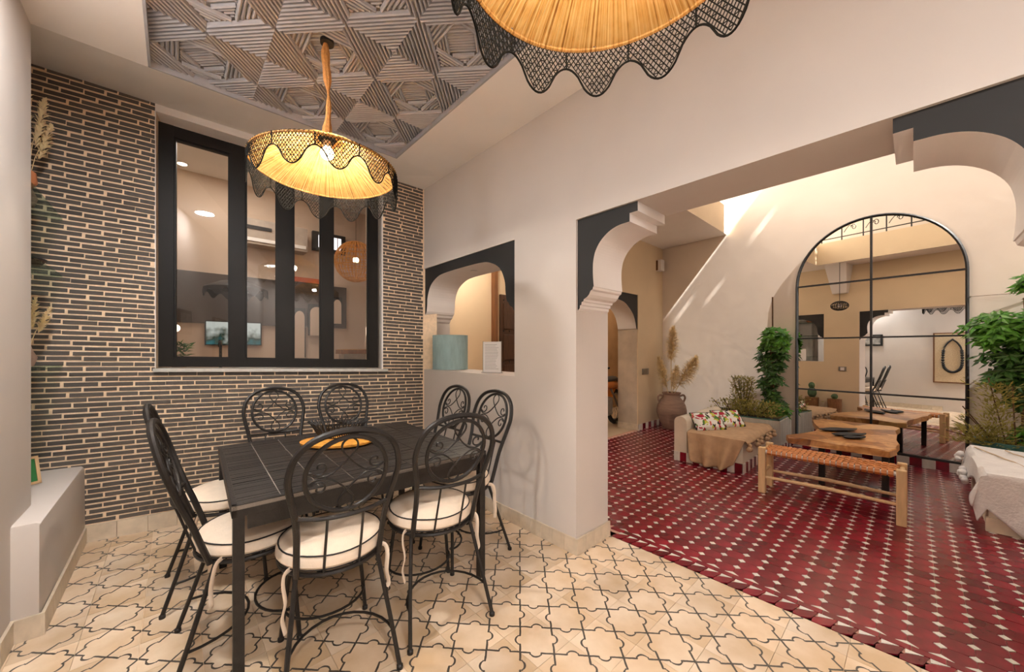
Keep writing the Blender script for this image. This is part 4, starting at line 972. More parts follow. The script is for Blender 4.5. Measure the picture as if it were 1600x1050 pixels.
def throw_fn(u, v_):
    # u: 0 back .. 1 hem at the front; v_: 0 left (arm) .. 1 right edge
    top = 1.06; drop = 0.345; Lt = top+drop; s_ = u*Lt
    y = 1.685-v_*0.56; z = 0.352
    r = 0.03*max(0, v_-0.93)/0.07
    wob = 0.007*math.sin(9*v_+4*u)+0.004*math.sin(17*v_)
    if s_ < top:
        x = 5.44-s_; zz = z+wob*0.5+0.003*math.sin(22*u+3*v_)
        zz -= (max(0, v_-0.94)/0.06)*0.05
        return (x, y-(max(0, v_-0.94)/0.06)*0.01, zz)
    f = (s_-top)/drop
    x = 4.345-0.095*f*(0.5+0.5*math.sin(17*v_+1.0))-0.015*f
    ymid = 1.46; yy = y+(ymid-y)*(0.30*f)
    low = 0.02+0.26*max(0, abs(v_-0.47)-0.30)**1.0
    zz = z-(z-low)*f-0.010*(1-f)
    return (x, yy, zz)
m = MB(); m.grid(throw_fn, 70, 44)
th = thing('bench_throw', 'camel coloured throw with tassels draped over the stucco bench', 'throw', (0, 0, 0)); o_ = obj('cloth', m, M_THROW, th, True, solid=0.006)
for k, (x, z) in enumerate(((4.42, 0.285), (4.72, 0.285), (4.86, 0.29), (5.08, 0.29), (5.2, 0.29), (5.40, 0.29))):
    m = MB()
    for dx, dz, r in ((0, 0, 0.022), (-0.028, -0.035, 0.026), (0.02, -0.042, 0.026), (0.0, -0.022, 0.02)): m.sphere((x+dx, 1.106+0.008*dx, z+dz), r, 7)
    m.tube([(x, 1.112, z+0.03), (x, 1.108, z)], 0.006, 5); obj('tassel', m, M_THROW, th, True)
m = MB(); m.tube([(4.37+0.1*i, 1.112, 0.297+0.004*math.sin(3*i)) for i in range(11)], 0.005, 5); obj('fringe_cord', m, M_STEM, th, True)
def pillow(label, loc, rot, w, h, t_=0.055):
    m = MB()
    def f(u, v_):
        a, b_ = 2*u-1, 2*v_-1; e = (max(0, 1-a**4)*max(0, 1-b_**4))**0.5
        p = 1+0.10*(abs(a)*abs(b_))**2
        return a*w/2*p, b_*h/2*p, e
    for s_ in (1, -1): m.grid(lambda u, v_: (f(u, v_)[0], f(u, v_)[1], s_*t_*f(u, v_)[2]), 14, 14)
    bmesh.ops.remove_doubles(m.bm, verts=m.bm.verts[:], dist=0.0008)
    t__ = thing('cushion', label, 'cushion', loc, 0, 'jungle print cushions'); t__.rotation_euler = rot
    obj('cover', m, M_FLORAL, t__, True)
    m = MB(); m.tube([(x*1.08, y*1.08, 0) for x, y in ((w/2, -h/2), (w/2, h/2), (-w/2, h/2), (-w/2, -h/2))], 0.004, 5, True); obj('seam', m, M_BLACK, t__)
pillow('jungle print cushion at left, against the arm of the stucco bench', (4.63, 1.565, 0.435), (R2(50), 0, R2(-38)), 0.33, 0.22)
pillow('jungle print cushion at right, overlapping its neighbour on the stucco bench', (4.99, 1.47, 0.435), (R2(50), 0, R2(-36)), 0.33, 0.22)

# ---- planter and plants at the left of the mirror
p = thing('planter', 'grey planter box with a teal rim between bench and mirror', 'planter', (5.51, 1.075, 0))
m = MB(); m.box(0, 0.62, 0, 0.85, 0, 0.40, 0.006); obj('box', m, M_GREYP, p)
for i in range(5):
    m = MB(); m.box(0.01+i*0.122, 0.126+i*0.122, -0.008, 0.0, 0.095, 0.395, 0.002); obj('board', m, M_GREYP, p)
m = MB()
for a in ((0, 0.62, 0, 0.02), (0, 0.62, 0.83, 0.85), (0, 0.02, 0, 0.85), (0.6, 0.62, 0, 0.85)): m.box(*a, 0.40, 0.412)
obj('rim', m, M_TEAL, p)
m = MB(); m.box(0.02, 0.6, 0.02, 0.83, 0.395, 0.405); obj('soil', m, mat('soil', (58, 46, 38), 0.95, 0.3, 40, bump=0.5), p)
for i in range(8):
    m = MB(); m.box(i*0.0775, 0.0765+i*0.0775, -0.014, -0.0, 0, 0.092, 0.001); obj('red_tile' if i % 2 else 'white_tile', m, M_RED if i % 2 else M_DOT, p)
def leaf(m, base, d, up, L, w, fold=0.25):
    d = d.normalized(); s_ = d.cross(up).normalized()*w/2; n_ = s_.cross(d).normalized()
    a = m.bm.verts.new(base); b_ = m.bm.verts.new(base+d*L*.45+s_-n_*w*fold); c = m.bm.verts.new(base+d*L-n_*L*.16); e_ = m.bm.verts.new(base+d*L*.45-s_-n_*w*fold); f_ = m.bm.verts.new(base+d*L*.5+n_*w*.05)
    m.bm.faces.new((a, b_, f_)); m.bm.faces.new((b_, c, f_)); m.bm.faces.new((c, e_, f_)); m.bm.faces.new((e_, a, f_))
def umbrella(m, c, out, L, w, n):
    out = Vector(out).normalized(); up = (out+Vector((0, 0, .8))).normalized(); a0 = random.uniform(0, 6)
    o1 = up.orthogonal().normalized(); o2 = up.cross(o1)
    for k in range(n):
        a = a0+2*PI*k/n; d = o1*math.cos(a)+o2*math.sin(a)+up*random.uniform(-.15, .25); leaf(m, Vector(c), d, up, L*random.uniform(.75, 1.15), w)
def climber(label, loc, zones, stake, stems, stemtop):
    t_ = thing('climbing_plant', label, 'plant', loc)
    for k, (dx, dy) in enumerate(stems):
        m = MB(); m.tube(smoothpath([(dx, dy, 0), (dx*.6+random.uniform(-.02, .02), dy*.6, stemtop*.4), (dx*.4, dy*.4+random.uniform(-.03, .03), stemtop*.75), (dx*.2, dy*.3, stemtop)], 4), 0.009, 6); obj('stem', m, M_STEM, t_, True)
    if stake:
        m = MB(); m.tube([(0.0, 0.0, 0.0), (0.0, 0.005, stake)], 0.009, 6); obj('stake', m, M_STEM, t_)
    for nm, mt_, Z in zones:
        m = MB()
        for (cx, cy, cz, rx, ry, rz_, cnt, L, w) in Z:
            for i in range(cnt):
                while True:
                    q_ = Vector((random.uniform(-1, 1), random.uniform(-1, 1), random.uniform(-1, 1)))
                    if q_.length <= 1: break
                c = Vector((cx+q_.x*rx, cy+q_.y*ry, cz+q_.z*rz_))
                umbrella(m, c, (q_.x-0.6, q_.y*1.2, q_.z*.5+.3), L, w, random.randint(5, 7))
        obj(nm, m, mt_, t_, kind='stuff')
climber('climbing plant on a tall stake at the left of the arched mirror', (5.98, 1.235, 0.405),
        [('foliage', M_LEAF, [(-0.02, 0.0, 1.02, 0.10, 0.17, 0.15, 58, 0.095, 0.048), (-0.03, -0.11, 0.98, 0.07, 0.07, 0.13, 20, 0.095, 0.048), (-0.02, -0.05, 0.09, 0.10, 0.13, 0.12, 22, 0.095, 0.046)]),
         ('dark_foliage', M_LEAFD, [(-0.02, 0.01, 0.76, 0.11, 0.16, 0.24, 56, 0.09, 0.042), (-0.01, 0.03, 0.45, 0.10, 0.14, 0.26, 46, 0.09, 0.042), (0, 0.03, 0.14, 0.10, 0.16, 0.14, 30, 0.09, 0.04)])],
        1.56, [(0.0, 0.03), (-0.03, -0.02), (0.03, 0.05)], 1.05)
def bush(label, loc, blobs, name='shrub', sprig=None):
    t_ = thing(name, label, 'plant', loc); m = MB(); st = MB()
    for cx, cy, cz, rx, ry, rz_, cnt, L, w in blobs:
        for i in range(cnt):
            q_ = Vector((random.gauss(0, .45), random.gauss(0, .45), random.uniform(-1, 1)))
            c = Vector((cx+q_.x*rx, cy+q_.y*ry, max(0.01, cz+q_.z*rz_)))
            d = Vector((q_.x+random.uniform(-.5, .5), q_.y+random.uniform(-.5, .5), random.uniform(.1, 1)))
            leaf(m, c, d, Vector((random.uniform(-.4, .4), random.uniform(-.4, .4), 1)), L*random.uniform(.6, 1.3), w)
    obj('foliage', m, M_LEAFY, t_, kind='stuff')
    for a, b_ in (sprig or []):
        k = MB(); k.tube([a, ((a[0]+b_[0])/2+.01, (a[1]+b_[1])/2, (a[2]+b_[2])/2), b_], 0.005, 5); obj('branch', k, M_STEM, t_)
bush('upright rosemary shrub growing left of the climbing plant', (5.80, 1.52, 0.405), [(0, y_, 0.25, 0.05, 0.055, 0.24, 330, 0.045, 0.011) for y_ in (-0.09, -0.04, 0.01, 0.06, 0.10)], sprig=[((0, 0, 0), (0, y_, 0.44)) for y_ in (-0.1, -0.05, 0, 0.06, 0.11)])
bush('low spreading olive green shrub along the back of the stucco bench', (5.66, 1.42, 0.405), [(0.0, 0.0, 0.08, 0.14, 0.34, 0.11, 520, 0.045, 0.016), (0.06, 0.30, 0.07, 0.12, 0.2, 0.11, 200, 0.045, 0.016), (0, -0.2, 0.08, 0.12, 0.15, 0.11, 220, 0.045, 0.016)], sprig=[((0, .3, 0), (0, .42, .17)), ((0, 0.2, 0), (0.0, .3, .2)), ((0, -.1, 0), (0, -.2, .12))])

# ---- low woven bench in front of the coffee table
BX0, BX1, BY0, BY1, BZ = 3.935, 4.185, 0.062, 0.89, 0.372
b = thing('woven_bench', 'low pale wood bench with a woven tan leather strap seat', 'bench', (BX0, BY0, 0))
bw, bl = BX1-BX0, BY1-BY0
for x in (0, bw):
    for y in (0, bl):
        m = MB(); m.box(x-0.026, x+0.026, y-0.026, y+0.026, 0, BZ+0.028, 0.006); obj('leg', m, M_LEMON, b)
for x in (0, bw):
    m = MB(); m.tube([(x, 0, BZ-0.008), (x, bl, BZ-0.008)], 0.017, 10); obj('seat_rail', m, M_DOT, b, True)
    m = MB(); m.tube([(x, 0, 0.145), (x, bl*.5, 0.15+0.006*random.random()), (x, bl, 0.14)], 0.014, 8, radii=[.012, .016, .012]); obj('stretcher', m, M_LEMON, b, True)
for y in (0, bl):
    m = MB(); m.tube([(0, y, BZ-0.01), (bw, y, BZ-0.01)], 0.017, 8); obj('seat_rail', m, M_LEMON, b, True)
    m = MB(); m.tube([(0, y, 0.18), (bw, y, 0.18)], 0.013, 8); obj('stretcher', m, M_LEMON, b, True)
ns = 22; pitch = (bl-0.07)/ns; nl_ = 6
for i in range(ns):      # straps wrapped over both rails
    y = 0.035+pitch*(i+.5); hw = pitch*0.40; m = MB()
    pth = [(-0.006, BZ-0.03), (-0.021, BZ-0.012), (-0.014, BZ+0.008), (0.005, BZ+0.0135)]+[(0.02+(bw-0.04)*k/(2*nl_), BZ+0.011+0.004*(1 if ((k//2)+i) % 2 else -1)) for k in range(0, 2*nl_+1, 2)]+[(bw-0.005, BZ+0.0135), (bw+0.014, BZ+0.008), (bw+0.021, BZ-0.012), (bw+0.006, BZ-0.03)]
    m.grid(lambda u, v_: (pth[round(u*(len(pth)-1))][0], y-hw+2*hw*v_, pth[round(u*(len(pth)-1))][1]), len(pth)-1, 1)
    obj('cross_strap', m, M_LEATHER, b, solid=0.004)
for k in range(nl_):
    x = 0.02+(bw-0.04)*(k+.5)/nl_; hw = (bw-0.04)/nl_*0.42; m = MB()
    m.grid(lambda u, v_: (x-hw+2*hw*v_, 0.01+(bl-0.02)*u, BZ+0.011-0.0045*math.cos(PI*(u*ns+k))), ns*2, 1)
    obj('long_strap', m, M_LEATHER, b, solid=0.003)

# ---- coffee table with three black trays
ct = thing('coffee_table', 'live edge wooden coffee table on square black legs in front of the mirror', 'table', (5.15, 0.46, 0))
TZ2 = 0.428
edge = [(4.43, 0.80), (4.455, 0.60), (4.44, 0.42), (4.47, 0.25), (4.45, 0.135), (4.60, 0.10), (4.72, 0.115), (4.85, 0.085), (5.05, 0.12), (5.3, 0.11), (5.6, 0.14), (5.85, 0.10), (5.93, 0.16), (5.90, 0.35), (5.93, 0.55), (5.90, 0.76), (5.72, 0.80), (5.45, 0.74), (5.2, 0.66), (4.95, 0.67), (4.72, 0.74), (4.55, 0.83)]
m = MB(); poly = [(x-5.15, y-0.46) for x, y in edge]; m.prism(poly, TZ2-0.062, TZ2)
bmesh.ops.bevel(m.bm, geom=[e_ for e_ in m.bm.edges if abs(e_.verts[0].co.z-e_.verts[1].co.z) < 1e-5 and len(e_.link_faces) == 2], offset=0.008, segments=1, affect='EDGES')
for v_ in m.bm.verts: v_.co.x += random.uniform(-.004, .004); v_.co.y += random.uniform(-.004, .004)
obj('tabletop', m, M_TEAK, ct)
for x in (4.60, 5.80):
    for y in (0.165, 0.575):
        m = MB(); m.box(x-5.15-0.022, x-5.15+0.022, y-0.46-0.022, y-0.46+0.022, 0, TZ2-0.062); obj('leg', m, M_BLACK, ct)
m = MB()
for a in ((4.58, 5.82, 0.15, 0.18), (4.58, 5.82, 0.56, 0.59), (4.58, 4.62, 0.15, 0.59), (5.78, 5.82, 0.15, 0.59)): m.box(a[0]-5.15, a[1]-5.15, a[2]-0.46, a[3]-0.46, TZ2-0.085, TZ2-0.062)
obj('under_frame', m, M_BLACK, ct)
def boat(label, loc, rz, L, w):
    m = MB()
    def f(u, v_):
        a = 2*u-1; half = w/2*max(0.02, (1-abs(a)**2.2))**0.8; b_ = 2*v_-1
        return (a*L/2, b_*half, 0.003+0.020*(b_*b_)*max(0.05, 1-a*a)+0.022*a**4)
    m.grid(f, 18, 8); t_ = thing('leaf_tray', label, 'tray', loc, rz, 'black leaf shaped trays'); obj('tray', m, M_BLACK, t_, True, solid=0.006)
    m = MB(); m.box(-L*.2, L*.2, -w*.18, w*.18, 0, 0.004); obj('foot', m, M_BLACK, t_)
boat('longest black leaf shaped tray on the coffee table, nearest the mirror', (5.14, 0.52, TZ2+0.001), R2(-40), 0.40, 0.13)
boat('middle black leaf shaped tray of three on the coffee table', (4.93, 0.42, TZ2+0.001), R2(-40), 0.34, 0.11)
boat('shortest black leaf shaped tray on the coffee table, nearest the woven bench', (4.80, 0.375, TZ2+0.001), R2(-40), 0.22, 0.09)

# ---- white covered bench at the right edge and its plant
b = thing('plaster_bench', 'low plaster bench under the white throw at the right edge', 'bench', (4.27, -1.5, 0))
m = MB(); m.box(0, 1.15, 0, 1.165, 0.0, 0.385, 0.015); obj('seat_block', m, M_STUCCO, b, True)
m = MB(); m.box(-0.012, 0.02, 0.0, 1.175, 0.0, 0.10, 0.003); obj('base_course', m, M_BASET, b)
def wt(u, v_):
    # u along x: 0 back .. top .. front drop ; v_: 0 left overhang .. 1 right
    top, drop = 1.12, 0.37; s_ = u*(top+drop); wob = 0.006*math.sin(13*v_+7*u)+0.006*math.sin(31*u+5*v_)
    side = 0.22; tot = side+1.1; q_ = v_*tot
    if s_ < top: x, z, f = 5.38-s_, 0.40+wob, 0
    else:
        f = (s_-top)/drop; x = 4.255-0.055*f*(0.55+0.45*math.sin(16*v_+2)); z = 0.40-0.37*f+wob
    if q_ < side:
        g_ = 1-q_/side; y = -0.325+0.012+0.05*g_*(0.5+0.5*math.sin(9*u+.5)); z2 = 0.40-0.20*g_-0.05*g_*math.sin(11*u)
        if f > 0:      # corner fold hangs free
            y += 0.02*f; z2 = min(z2, z+0.14*g_); x += 0.09*f*g_
        return (x, y, max(0.06, z2))
    y = -0.33-(q_-side)
    if f > 0:
        z = 0.40-(0.40-0.012)*f*min(1, 0.62+(q_-side)*2.6)+wob*(1-f)
    return (x, y, max(0.012, z))
m = MB(); m.grid(wt, 60, 60)
th = thing('white_throw', 'white woven throw with pompoms spread over the bench at the right edge', 'throw', (0, 0, 0)); obj('cloth', m, M_THROWW, th, True, solid=0.006)
for x, y, z in ((4.98, -0.262, 0.235), (4.92, -0.268, 0.19), (5.28, -0.262, 0.32), (4.24, -0.72, 0.035)):
    m = MB()
    for _ in range(7): m.sphere((x+random.uniform(-.03, .03), y+random.uniform(-.008, .012), z+random.uniform(-.022, .03)), 0.022, 6)
    obj('pompom', m, M_THROWW, th, True)
for k in range(3):
    m = MB(); m.tube([(5.3-0.1*i, -0.345-0.03*i-0.16*k, 0.409+0.004*math.sin(3*i+k)) for i in range(10)], 0.005, 5); obj('woven_stripe', m, mat('beige_stripe', (200, 176, 148), 0.95), th, True)
p = thing('flower_pot', 'teal glazed flower pot behind the white covered bench', 'pot', (5.80, -0.60, 0))
m = MB(); m.lathe([(0, 0), (0.15, 0), (0.21, 0.28), (0.235, 0.34), (0.24, 0.42), (0.215, 0.42), (0.20, 0.34), (0, 0.33)], 28); obj('pot', m, M_TEAL, p, True)
m = MB(); m.lathe([(0, 0.38), (0.21, 0.38)], 20); obj('soil', m, MATS['soil'], p)
climber('large climbing plant with bright top leaves at the right edge', (5.82, -0.66, 0.385),
        [('foliage', M_LEAF, [(-0.02, 0.02, 1.08, 0.14, 0.34, 0.16, 120, 0.11, 0.045), (-0.05, 0.18, 1.00, 0.08, 0.12, 0.08, 26, 0.10, 0.045), (0, -0.05, 1.50, 0.08, 0.10, 0.08, 16, 0.10, 0.045), (-0.04, -0.06, 0.10, 0.10, 0.16, 0.10, 26, 0.09, 0.04)]),
         ('dark_foliage', M_LEAFD, [(0, -0.02, 0.80, 0.12, 0.28, 0.2, 90, 0.11, 0.042), (0.02, -0.10, 0.50, 0.12, 0.20, 0.2, 55, 0.11, 0.042), (-0.03, 0.10, 0.62, 0.08, 0.13, 0.08, 18, 0.11, 0.05), (0, -0.12, 1.32, 0.08, 0.12, 0.12, 18, 0.1, 0.042)])],
        0, [(0.0, -0.03), (-0.04, 0.02), (0.03, -0.08)], 1.35)
bush('dry twiggy shrub spilling over the teal pot at the right edge', (5.70, -0.50, 0.385), [(0, 0.0, 0.30, 0.10, 0.14, 0.26, 700, 0.05, 0.014), (-0.03, 0.10, 0.08, 0.10, 0.16, 0.08, 380, 0.05, 0.014), (0, 0.02, 0.0, 0.16, 0.26, 0.03, 260, 0.05, 0.014)],
     sprig=[((0, 0, 0), (-0.02, .2, .34)), ((0, 0, 0), (0, .17, .26)), ((0, -.05, 0), (0, .05, .62)), ((0, 0, 0), (-.05, .3, .1)), ((0, -.1, 0), (0, -.08, .55))])
t_ = thing('wall_wire', 'thin plant wire with a hook on the courtyard wall above the plant', 'wire', (6.05, -0.55, 1.80))
m = MB(); m.tube([(-0.01, 0.18, 0.0), (-0.01, -0.35, 0.004)], 0.003, 5); obj('wire', m, M_STEM, t_); m = MB(); m.tube([(0.03, 0.18, 0), (-0.014, 0.18, 0)], 0.005, 5); obj('hook', m, M_STEM, t_)

# ================================================================== seen only in the arched mirror
for i, (x, y, lab) in enumerate(((2.37, 1.70, 'wood stump with a small round cactus beside the pillar, seen in the mirror'), (2.37, 2.06, 'wood stump with a tall cactus, middle of three in the mirror'), (2.37, 2.42, 'wood stump with a cactus, leftmost in the mirror'))):
    t_ = thing('cactus_stump', lab, 'plant stand', (x, y, 0), 0, 'cactus stumps along the courtyard wall')
    m = MB(); m.lathe([(0, 0), (0.115, 0), (0.11, 0.15), (0.115, 0.32), (0, 0.32)], 12); obj('stump', m, M_TERRAW, t_, True)
    m = MB(); m.sphere((0, 0, 0.37), 0.055, 8, 1.0) if i == 0 else (m.sphere((0, 0, 0.42), 0.075, 10, 1.5), m.sphere((0.02, 0, 0.57), 0.055, 8, 1.2)); obj('cactus', m, M_CACT, t_, True)
s = thing('wall_socket', 'small grey socket plate on the outer pillar, seen in the mirror', 'socket', (2.22, 1.62, 0.93)); m = MB(); m.box(0, 0.012, -0.06, 0.06, -0.045, 0.045, 0.003); obj('plate', m, M_STEEL, s); m = MB(); m.box(0.012, 0.015, -0.03, 0.03, -0.03, 0.03); obj('rocker', m, M_WHITE, s)
m = MB(); m.hexa([(2.22, 1.53, 2.45), (2.34, 1.53, 2.45), (2.34, 1.75, 2.45), (2.22, 1.75, 2.45), (2.22, 1.47, 3.0), (2.60, 1.47, 3.0), (2.60, 1.80, 3.0), (2.22, 1.80, 3.0)]); struct('trim_11', m, M_WHITE, 'white tapered bracket under the gallery above the pillar')
t_ = thing('hanging_lantern', 'pierced metal lantern hanging under the gallery, seen in the mirror', 'lantern', (2.69, 1.54, 2.06))
m = MB()
for k in range(10):
    a = PI*k/10; m.tube([(0.13*math.sin(b_)*math.cos(a), 0.13*math.sin(b_)*math.sin(a), 0.10+0.09*math.cos(b_)) for b_ in [2*PI*i/24 for i in range(24)]], 0.005, 4, True)
for z, r in ((0.10, 0.13), (0.15, 0.108), (0.05, 0.108), (0.175, 0.07), (0.025, 0.07)): m.tube([(r*math.cos(a), r*math.sin(a), z) for a in [2*PI*i/24 for i in range(24)]], 0.006, 4, True)
obj('cage', m, M_BLACK, t_, kind='stuff'); m = MB(); m.tube([(0, 0, 0.19), (0, 0, 0.94)], 0.005, 5); obj('chain', m, M_BLACK, t_); m = MB(); m.sphere((0, 0, 0.10), 0.035, 8); obj('bulb', m, M_PAPER, t_)
t_ = thing('gallery_railing', 'black scrollwork railing on the upper gallery, seen at the mirror top', 'railing', (2.73, -2.4, GZ+.42))
for z in (0.06, 0.36, 0.44, 0.9):
    m = MB(); m.box(-0.012, 0.012, 0, 4.2, z, z+0.014); obj('rail', m, M_BLACK, t_)
for i in range(15):
    m = MB(); m.box(-0.01, 0.01, i*0.3-0.008, i*0.3+0.008, 0, 0.9); obj('baluster', m, M_BLACK, t_)
    if i < 14:
        m = MB(); y = i*0.3+0.15
        m.tube(smoothpath([(0, y-0.02+0.04*math.cos(a)*(1-a/12), 0.21+0.06*math.sin(a)*(1-a/12)) for a in [PI*k/4 for k in range(10)]]+[(0, y+.05, .25), (0, y+.12, .14)], 2), 0.006, 4); obj('scroll', m, M_BLACK, t_)
t_ = thing('necklace_artwork', 'framed canvas with a dark bead necklace on the left wall, seen in the mirror', 'artwork', (-0.53, 0.28, 0.62))
m = MB(); m.box(0, 0.03, 0, 0.55, 0, 1.10, 0.004); obj('frame', m, M_WOODM, t_); m = MB(); m.box(0.028, 0.034, 0.025, 0.525, 0.025, 1.075); obj('canvas', m, mat('hessian_canvas', (200, 180, 150), 0.9, 0.15, 60), t_)
P = smoothpath([(0.045, 0.275, 0.95), (0.045, 0.20, 0.86), (0.045, 0.15, 0.70), (0.045, 0.155, 0.36), (0.045, 0.275, 0.24), (0.045, 0.395, 0.36), (0.045, 0.40, 0.70), (0.045, 0.35, 0.86), (0.045, 0.275, 0.95)], 7)
m = MB()
for q_ in P[:-1]: m.sphere(tuple(q_), 0.026 if q_.z < .72 else 0.016, 6)
obj('necklace', m, M_BLACK, t_, True, kind='stuff')
t_ = thing('small_picture', 'small black framed photograph on the left wall, seen in the mirror', 'picture', (-0.53, 1.62, 1.44))
m = MB(); m.box(0, 0.02, 0, 0.36, 0, 0.28, 0.003); obj('frame', m, M_BLACK, t_); m = MB(); m.box(0.018, 0.022, 0.04, 0.32, 0.04, 0.24); obj('print', m, mat('grey_print', (150, 146, 140), 0.6, 0.6, 14), t_)

# ================================================================== ROOM BEHIND THE KITCHEN WINDOW (partly stands in for reflections in the glass)
mb = MB(); mb.box(-1.2, 2.4, 5.22, 5.35, 0, 3.3); mb.box(-1.3, -1.2, 3.7, 5.35, 0, 3.3); mb.box(1.86, 1.9, 3.35, 4.62, 0, 3.3); mb.box(1.86, 2.35, 4.61, 4.66, 0, 3.3); mb.box(2.3, 2.4, 4.6, 5.35, 0, 3.3)
struct('wall_living', mb, mat('living_plaster', (206, 184, 164), 0.8, 0.04, 2), 'beige walls of the room behind the kitchen window')
mb = MB(); mb.box(-1.3, 2.4, 3.3, 5.35, 3.22, 3.35); struct('ceiling_living', mb, M_CEIL, 'ceiling of the room behind the kitchen window')
mb = MB(); mb.box(-1.2, 2.3, 3.75, 5.35, -0.1, 0.0); struct('floor_living', mb, M_HALL, 'floor of the room behind the kitchen window')
m = MB(); m.box(-1.2, 1.80, 5.19, 5.22, 1.56, 2.125); struct('trim_12', m, mat('dark_wall_band', (66, 55, 48), 0.6, 0.1, 3), 'dark painted band on the far wall behind the window')
def pl_box(label, name, cat, loc, parts, group=None):
    t_ = thing(name, label, cat, loc, 0, group)
    for nm, a, mt_ in parts:
        m = MB(); m.box(*a); obj(nm, m, mt_, t_)
    return t_
M_SCR = bpy.data.materials.new('screen_picture'); M_SCR.use_nodes = True; nt = M_SCR.node_tree; nt.nodes.clear()
tc = nd(nt, 'ShaderNodeTexCoord'); nz = nd(nt, 'ShaderNodeTexNoise'); nz.inputs['Scale'].default_value = 9; nt.links.new(tc.outputs['Object'], nz.inputs['Vector'])
sp = nd(nt, 'ShaderNodeSeparateXYZ'); nt.links.new(tc.outputs['Object'], sp.inputs[0]); ad = nd(nt, 'ShaderNodeMath', operation='MULTIPLY_ADD'); nt.links.new(sp.outputs[2], ad.inputs[0]); ad.inputs[1].default_value = 2.6; nt.links.new(nz.outputs[0], ad.inputs[2])
rp = nd(nt, 'ShaderNodeValToRGB'); e = rp.color_ramp.elements; e[0].position = 0.35; e[0].color = lin((40, 120, 130))+(1,); e[1].position = 1.1; e[1].color = lin((190, 196, 190))+(1,); x_ = e.new(0.7); x_.color = lin((52, 60, 48))+(1,)
nt.links.new(ad.outputs[0], rp.inputs[0]); em = nd(nt, 'ShaderNodeEmission'); em.inputs[1].default_value = 0.55; o_ = nd(nt, 'ShaderNodeOutputMaterial'); nt.links.new(rp.outputs[0], em.inputs[0]); nt.links.new(em.outputs[0], o_.inputs[0])
pl_box('wall television with a landscape picture, behind the window', 'television', 'television', (0.25, 5.13, 1.315), [('case', (0, 0.535, 0.01, 0.05, 0, 0.275), M_BLACK), ('screen', (0.012, 0.523, 0.004, 0.011, 0.012, 0.263), M_SCR)])
pl_box('white air conditioner on the far wall behind the window', 'air_conditioner', 'air conditioner', (0.60, 5.02, 2.49), [('body', (0, 0.66, 0, 0.2, 0, 0.29), mat('dim_white', (176, 160, 146), 0.5)), ('vent', (0.02, 0.27, -0.01, 0.0, 0.17, 0.21), M_BLACK), ('louvre', (0.02, 0.64, -0.012, 0.0, 0.03, 0.07), M_CEIL)])
t_ = pl_box('small barred window glowing high on the far wall behind the window', 'barred_window', 'window', (1.36, 5.16, 2.575), [('frame', (0, 0.42, 0.01, 0.06, 0, 0.25), M_BLACK), ('pane', (0.07, 0.36, 0.005, 0.01, 0.045, 0.205), emission('window_daylight', (240, 236, 240), 1.1))])
for i in range(5):
    m = MB(); m.box(0.10+i*0.052, 0.108+i*0.052, 0, 0.006, 0.04, 0.21); obj('bar', m, mat('rust_bar', (150, 80, 60), 0.7), t_)
pl_box('orange strip sign on the far wall behind the window', 'strip_sign', 'sign', (1.13, 5.20, 2.14), [('board', (0, 0.34, 0, 0.02, 0, 0.06), mat('orange_sign', (190, 96, 64), 0.6)), ('edge', (-0.01, 0.35, 0.004, 0.02, -0.01, 0.0), M_WOODD)])
for i, (x, w_, z0, z1, lab) in enumerate(((1.13, 0.14, 1.165, 1.795, 'leftmost small wall niche with black arch behind the window'), (1.31, 0.19, 1.45, 1.86, 'middle small wall niche with black arch behind the window'), (1.60, 0.13, 1.62, 1.98, 'rightmost small wall niche with black arch behind the window'))):
    t_ = thing('arched_niche', lab, 'niche', (x, 5.15, z0), 0, 'arched niches behind the window'); h_ = z1-z0
    m = MB(); m.box(0, w_, 0.0, 0.035, 0, h_); obj('surround', m, M_BLACK, t_)
    m = MB(); q_ = w_-0.028; m.prism([(0.014, -0.002), (0.014+q_, -0.002), (0.014+q_, h_-0.11)]+[(0.014+q_/2+q_/2*math.cos(a), h_-0.11+0.075*math.sin(a)) for a in [PI*k/8 for k in range(1, 8)]]+[(0.014, h_-0.11)], -0.006, 0.0, 'y'); obj('back', m, mat('living_plaster', (206, 184, 164)), t_)
t_ = thing('ball_lamp', 'round woven ball lamp hanging behind the right window panes', 'pendant lamp', (1.655, 4.45, 2.13))
m = MB()
for k in range(16):
    a = PI*k/16; m.tube([(0.24*math.sin(b_)*math.cos(a), 0.24*math.sin(b_)*math.sin(a), 0.2+0.24*math.cos(b_)) for b_ in [2*PI*i/30 for i in range(30)]], 0.0055, 4, True)
for k in range(1, 12):
    b_ = PI*k/12; m.tube([(0.24*math.sin(b_)*math.cos(a), 0.24*math.sin(b_)*math.sin(a), 0.2+0.24*math.cos(b_)) for a in [2*PI*i/28 for i in range(28)]], 0.005, 4, True)
obj('woven_ball', m, M_RATTAN, t_, kind='stuff'); m = MB(); m.tube([(0, 0, 0.38), (0, 0, 1.09)], 0.004, 5); obj('cord', m, M_STEM, t_); m = MB(); m.sphere((0, 0, 0.22), 0.035, 8); obj('bulb', m, M_BULB, t_, True)
lamp('living_light', 'POINT', (1.655, 4.45, 2.35), 8, (1, 0.82, 0.6), 0.03)
t_ = thing('reflected_pendant', 'brown scalloped net pendant behind the left panes, standing in for a reflected lamp', 'pendant lamp', (0.478, 4.55, 1.76))  # added in place of the near pendant's reflection in the glass
m = MB(); m.lathe([(0.03, 0.21), (0.14, 0.19), (0.26, 0.13), (0.27, 0.12)], 40, cap=False); obj('shade', m, M_BLACK, t_, True)
m = MB()
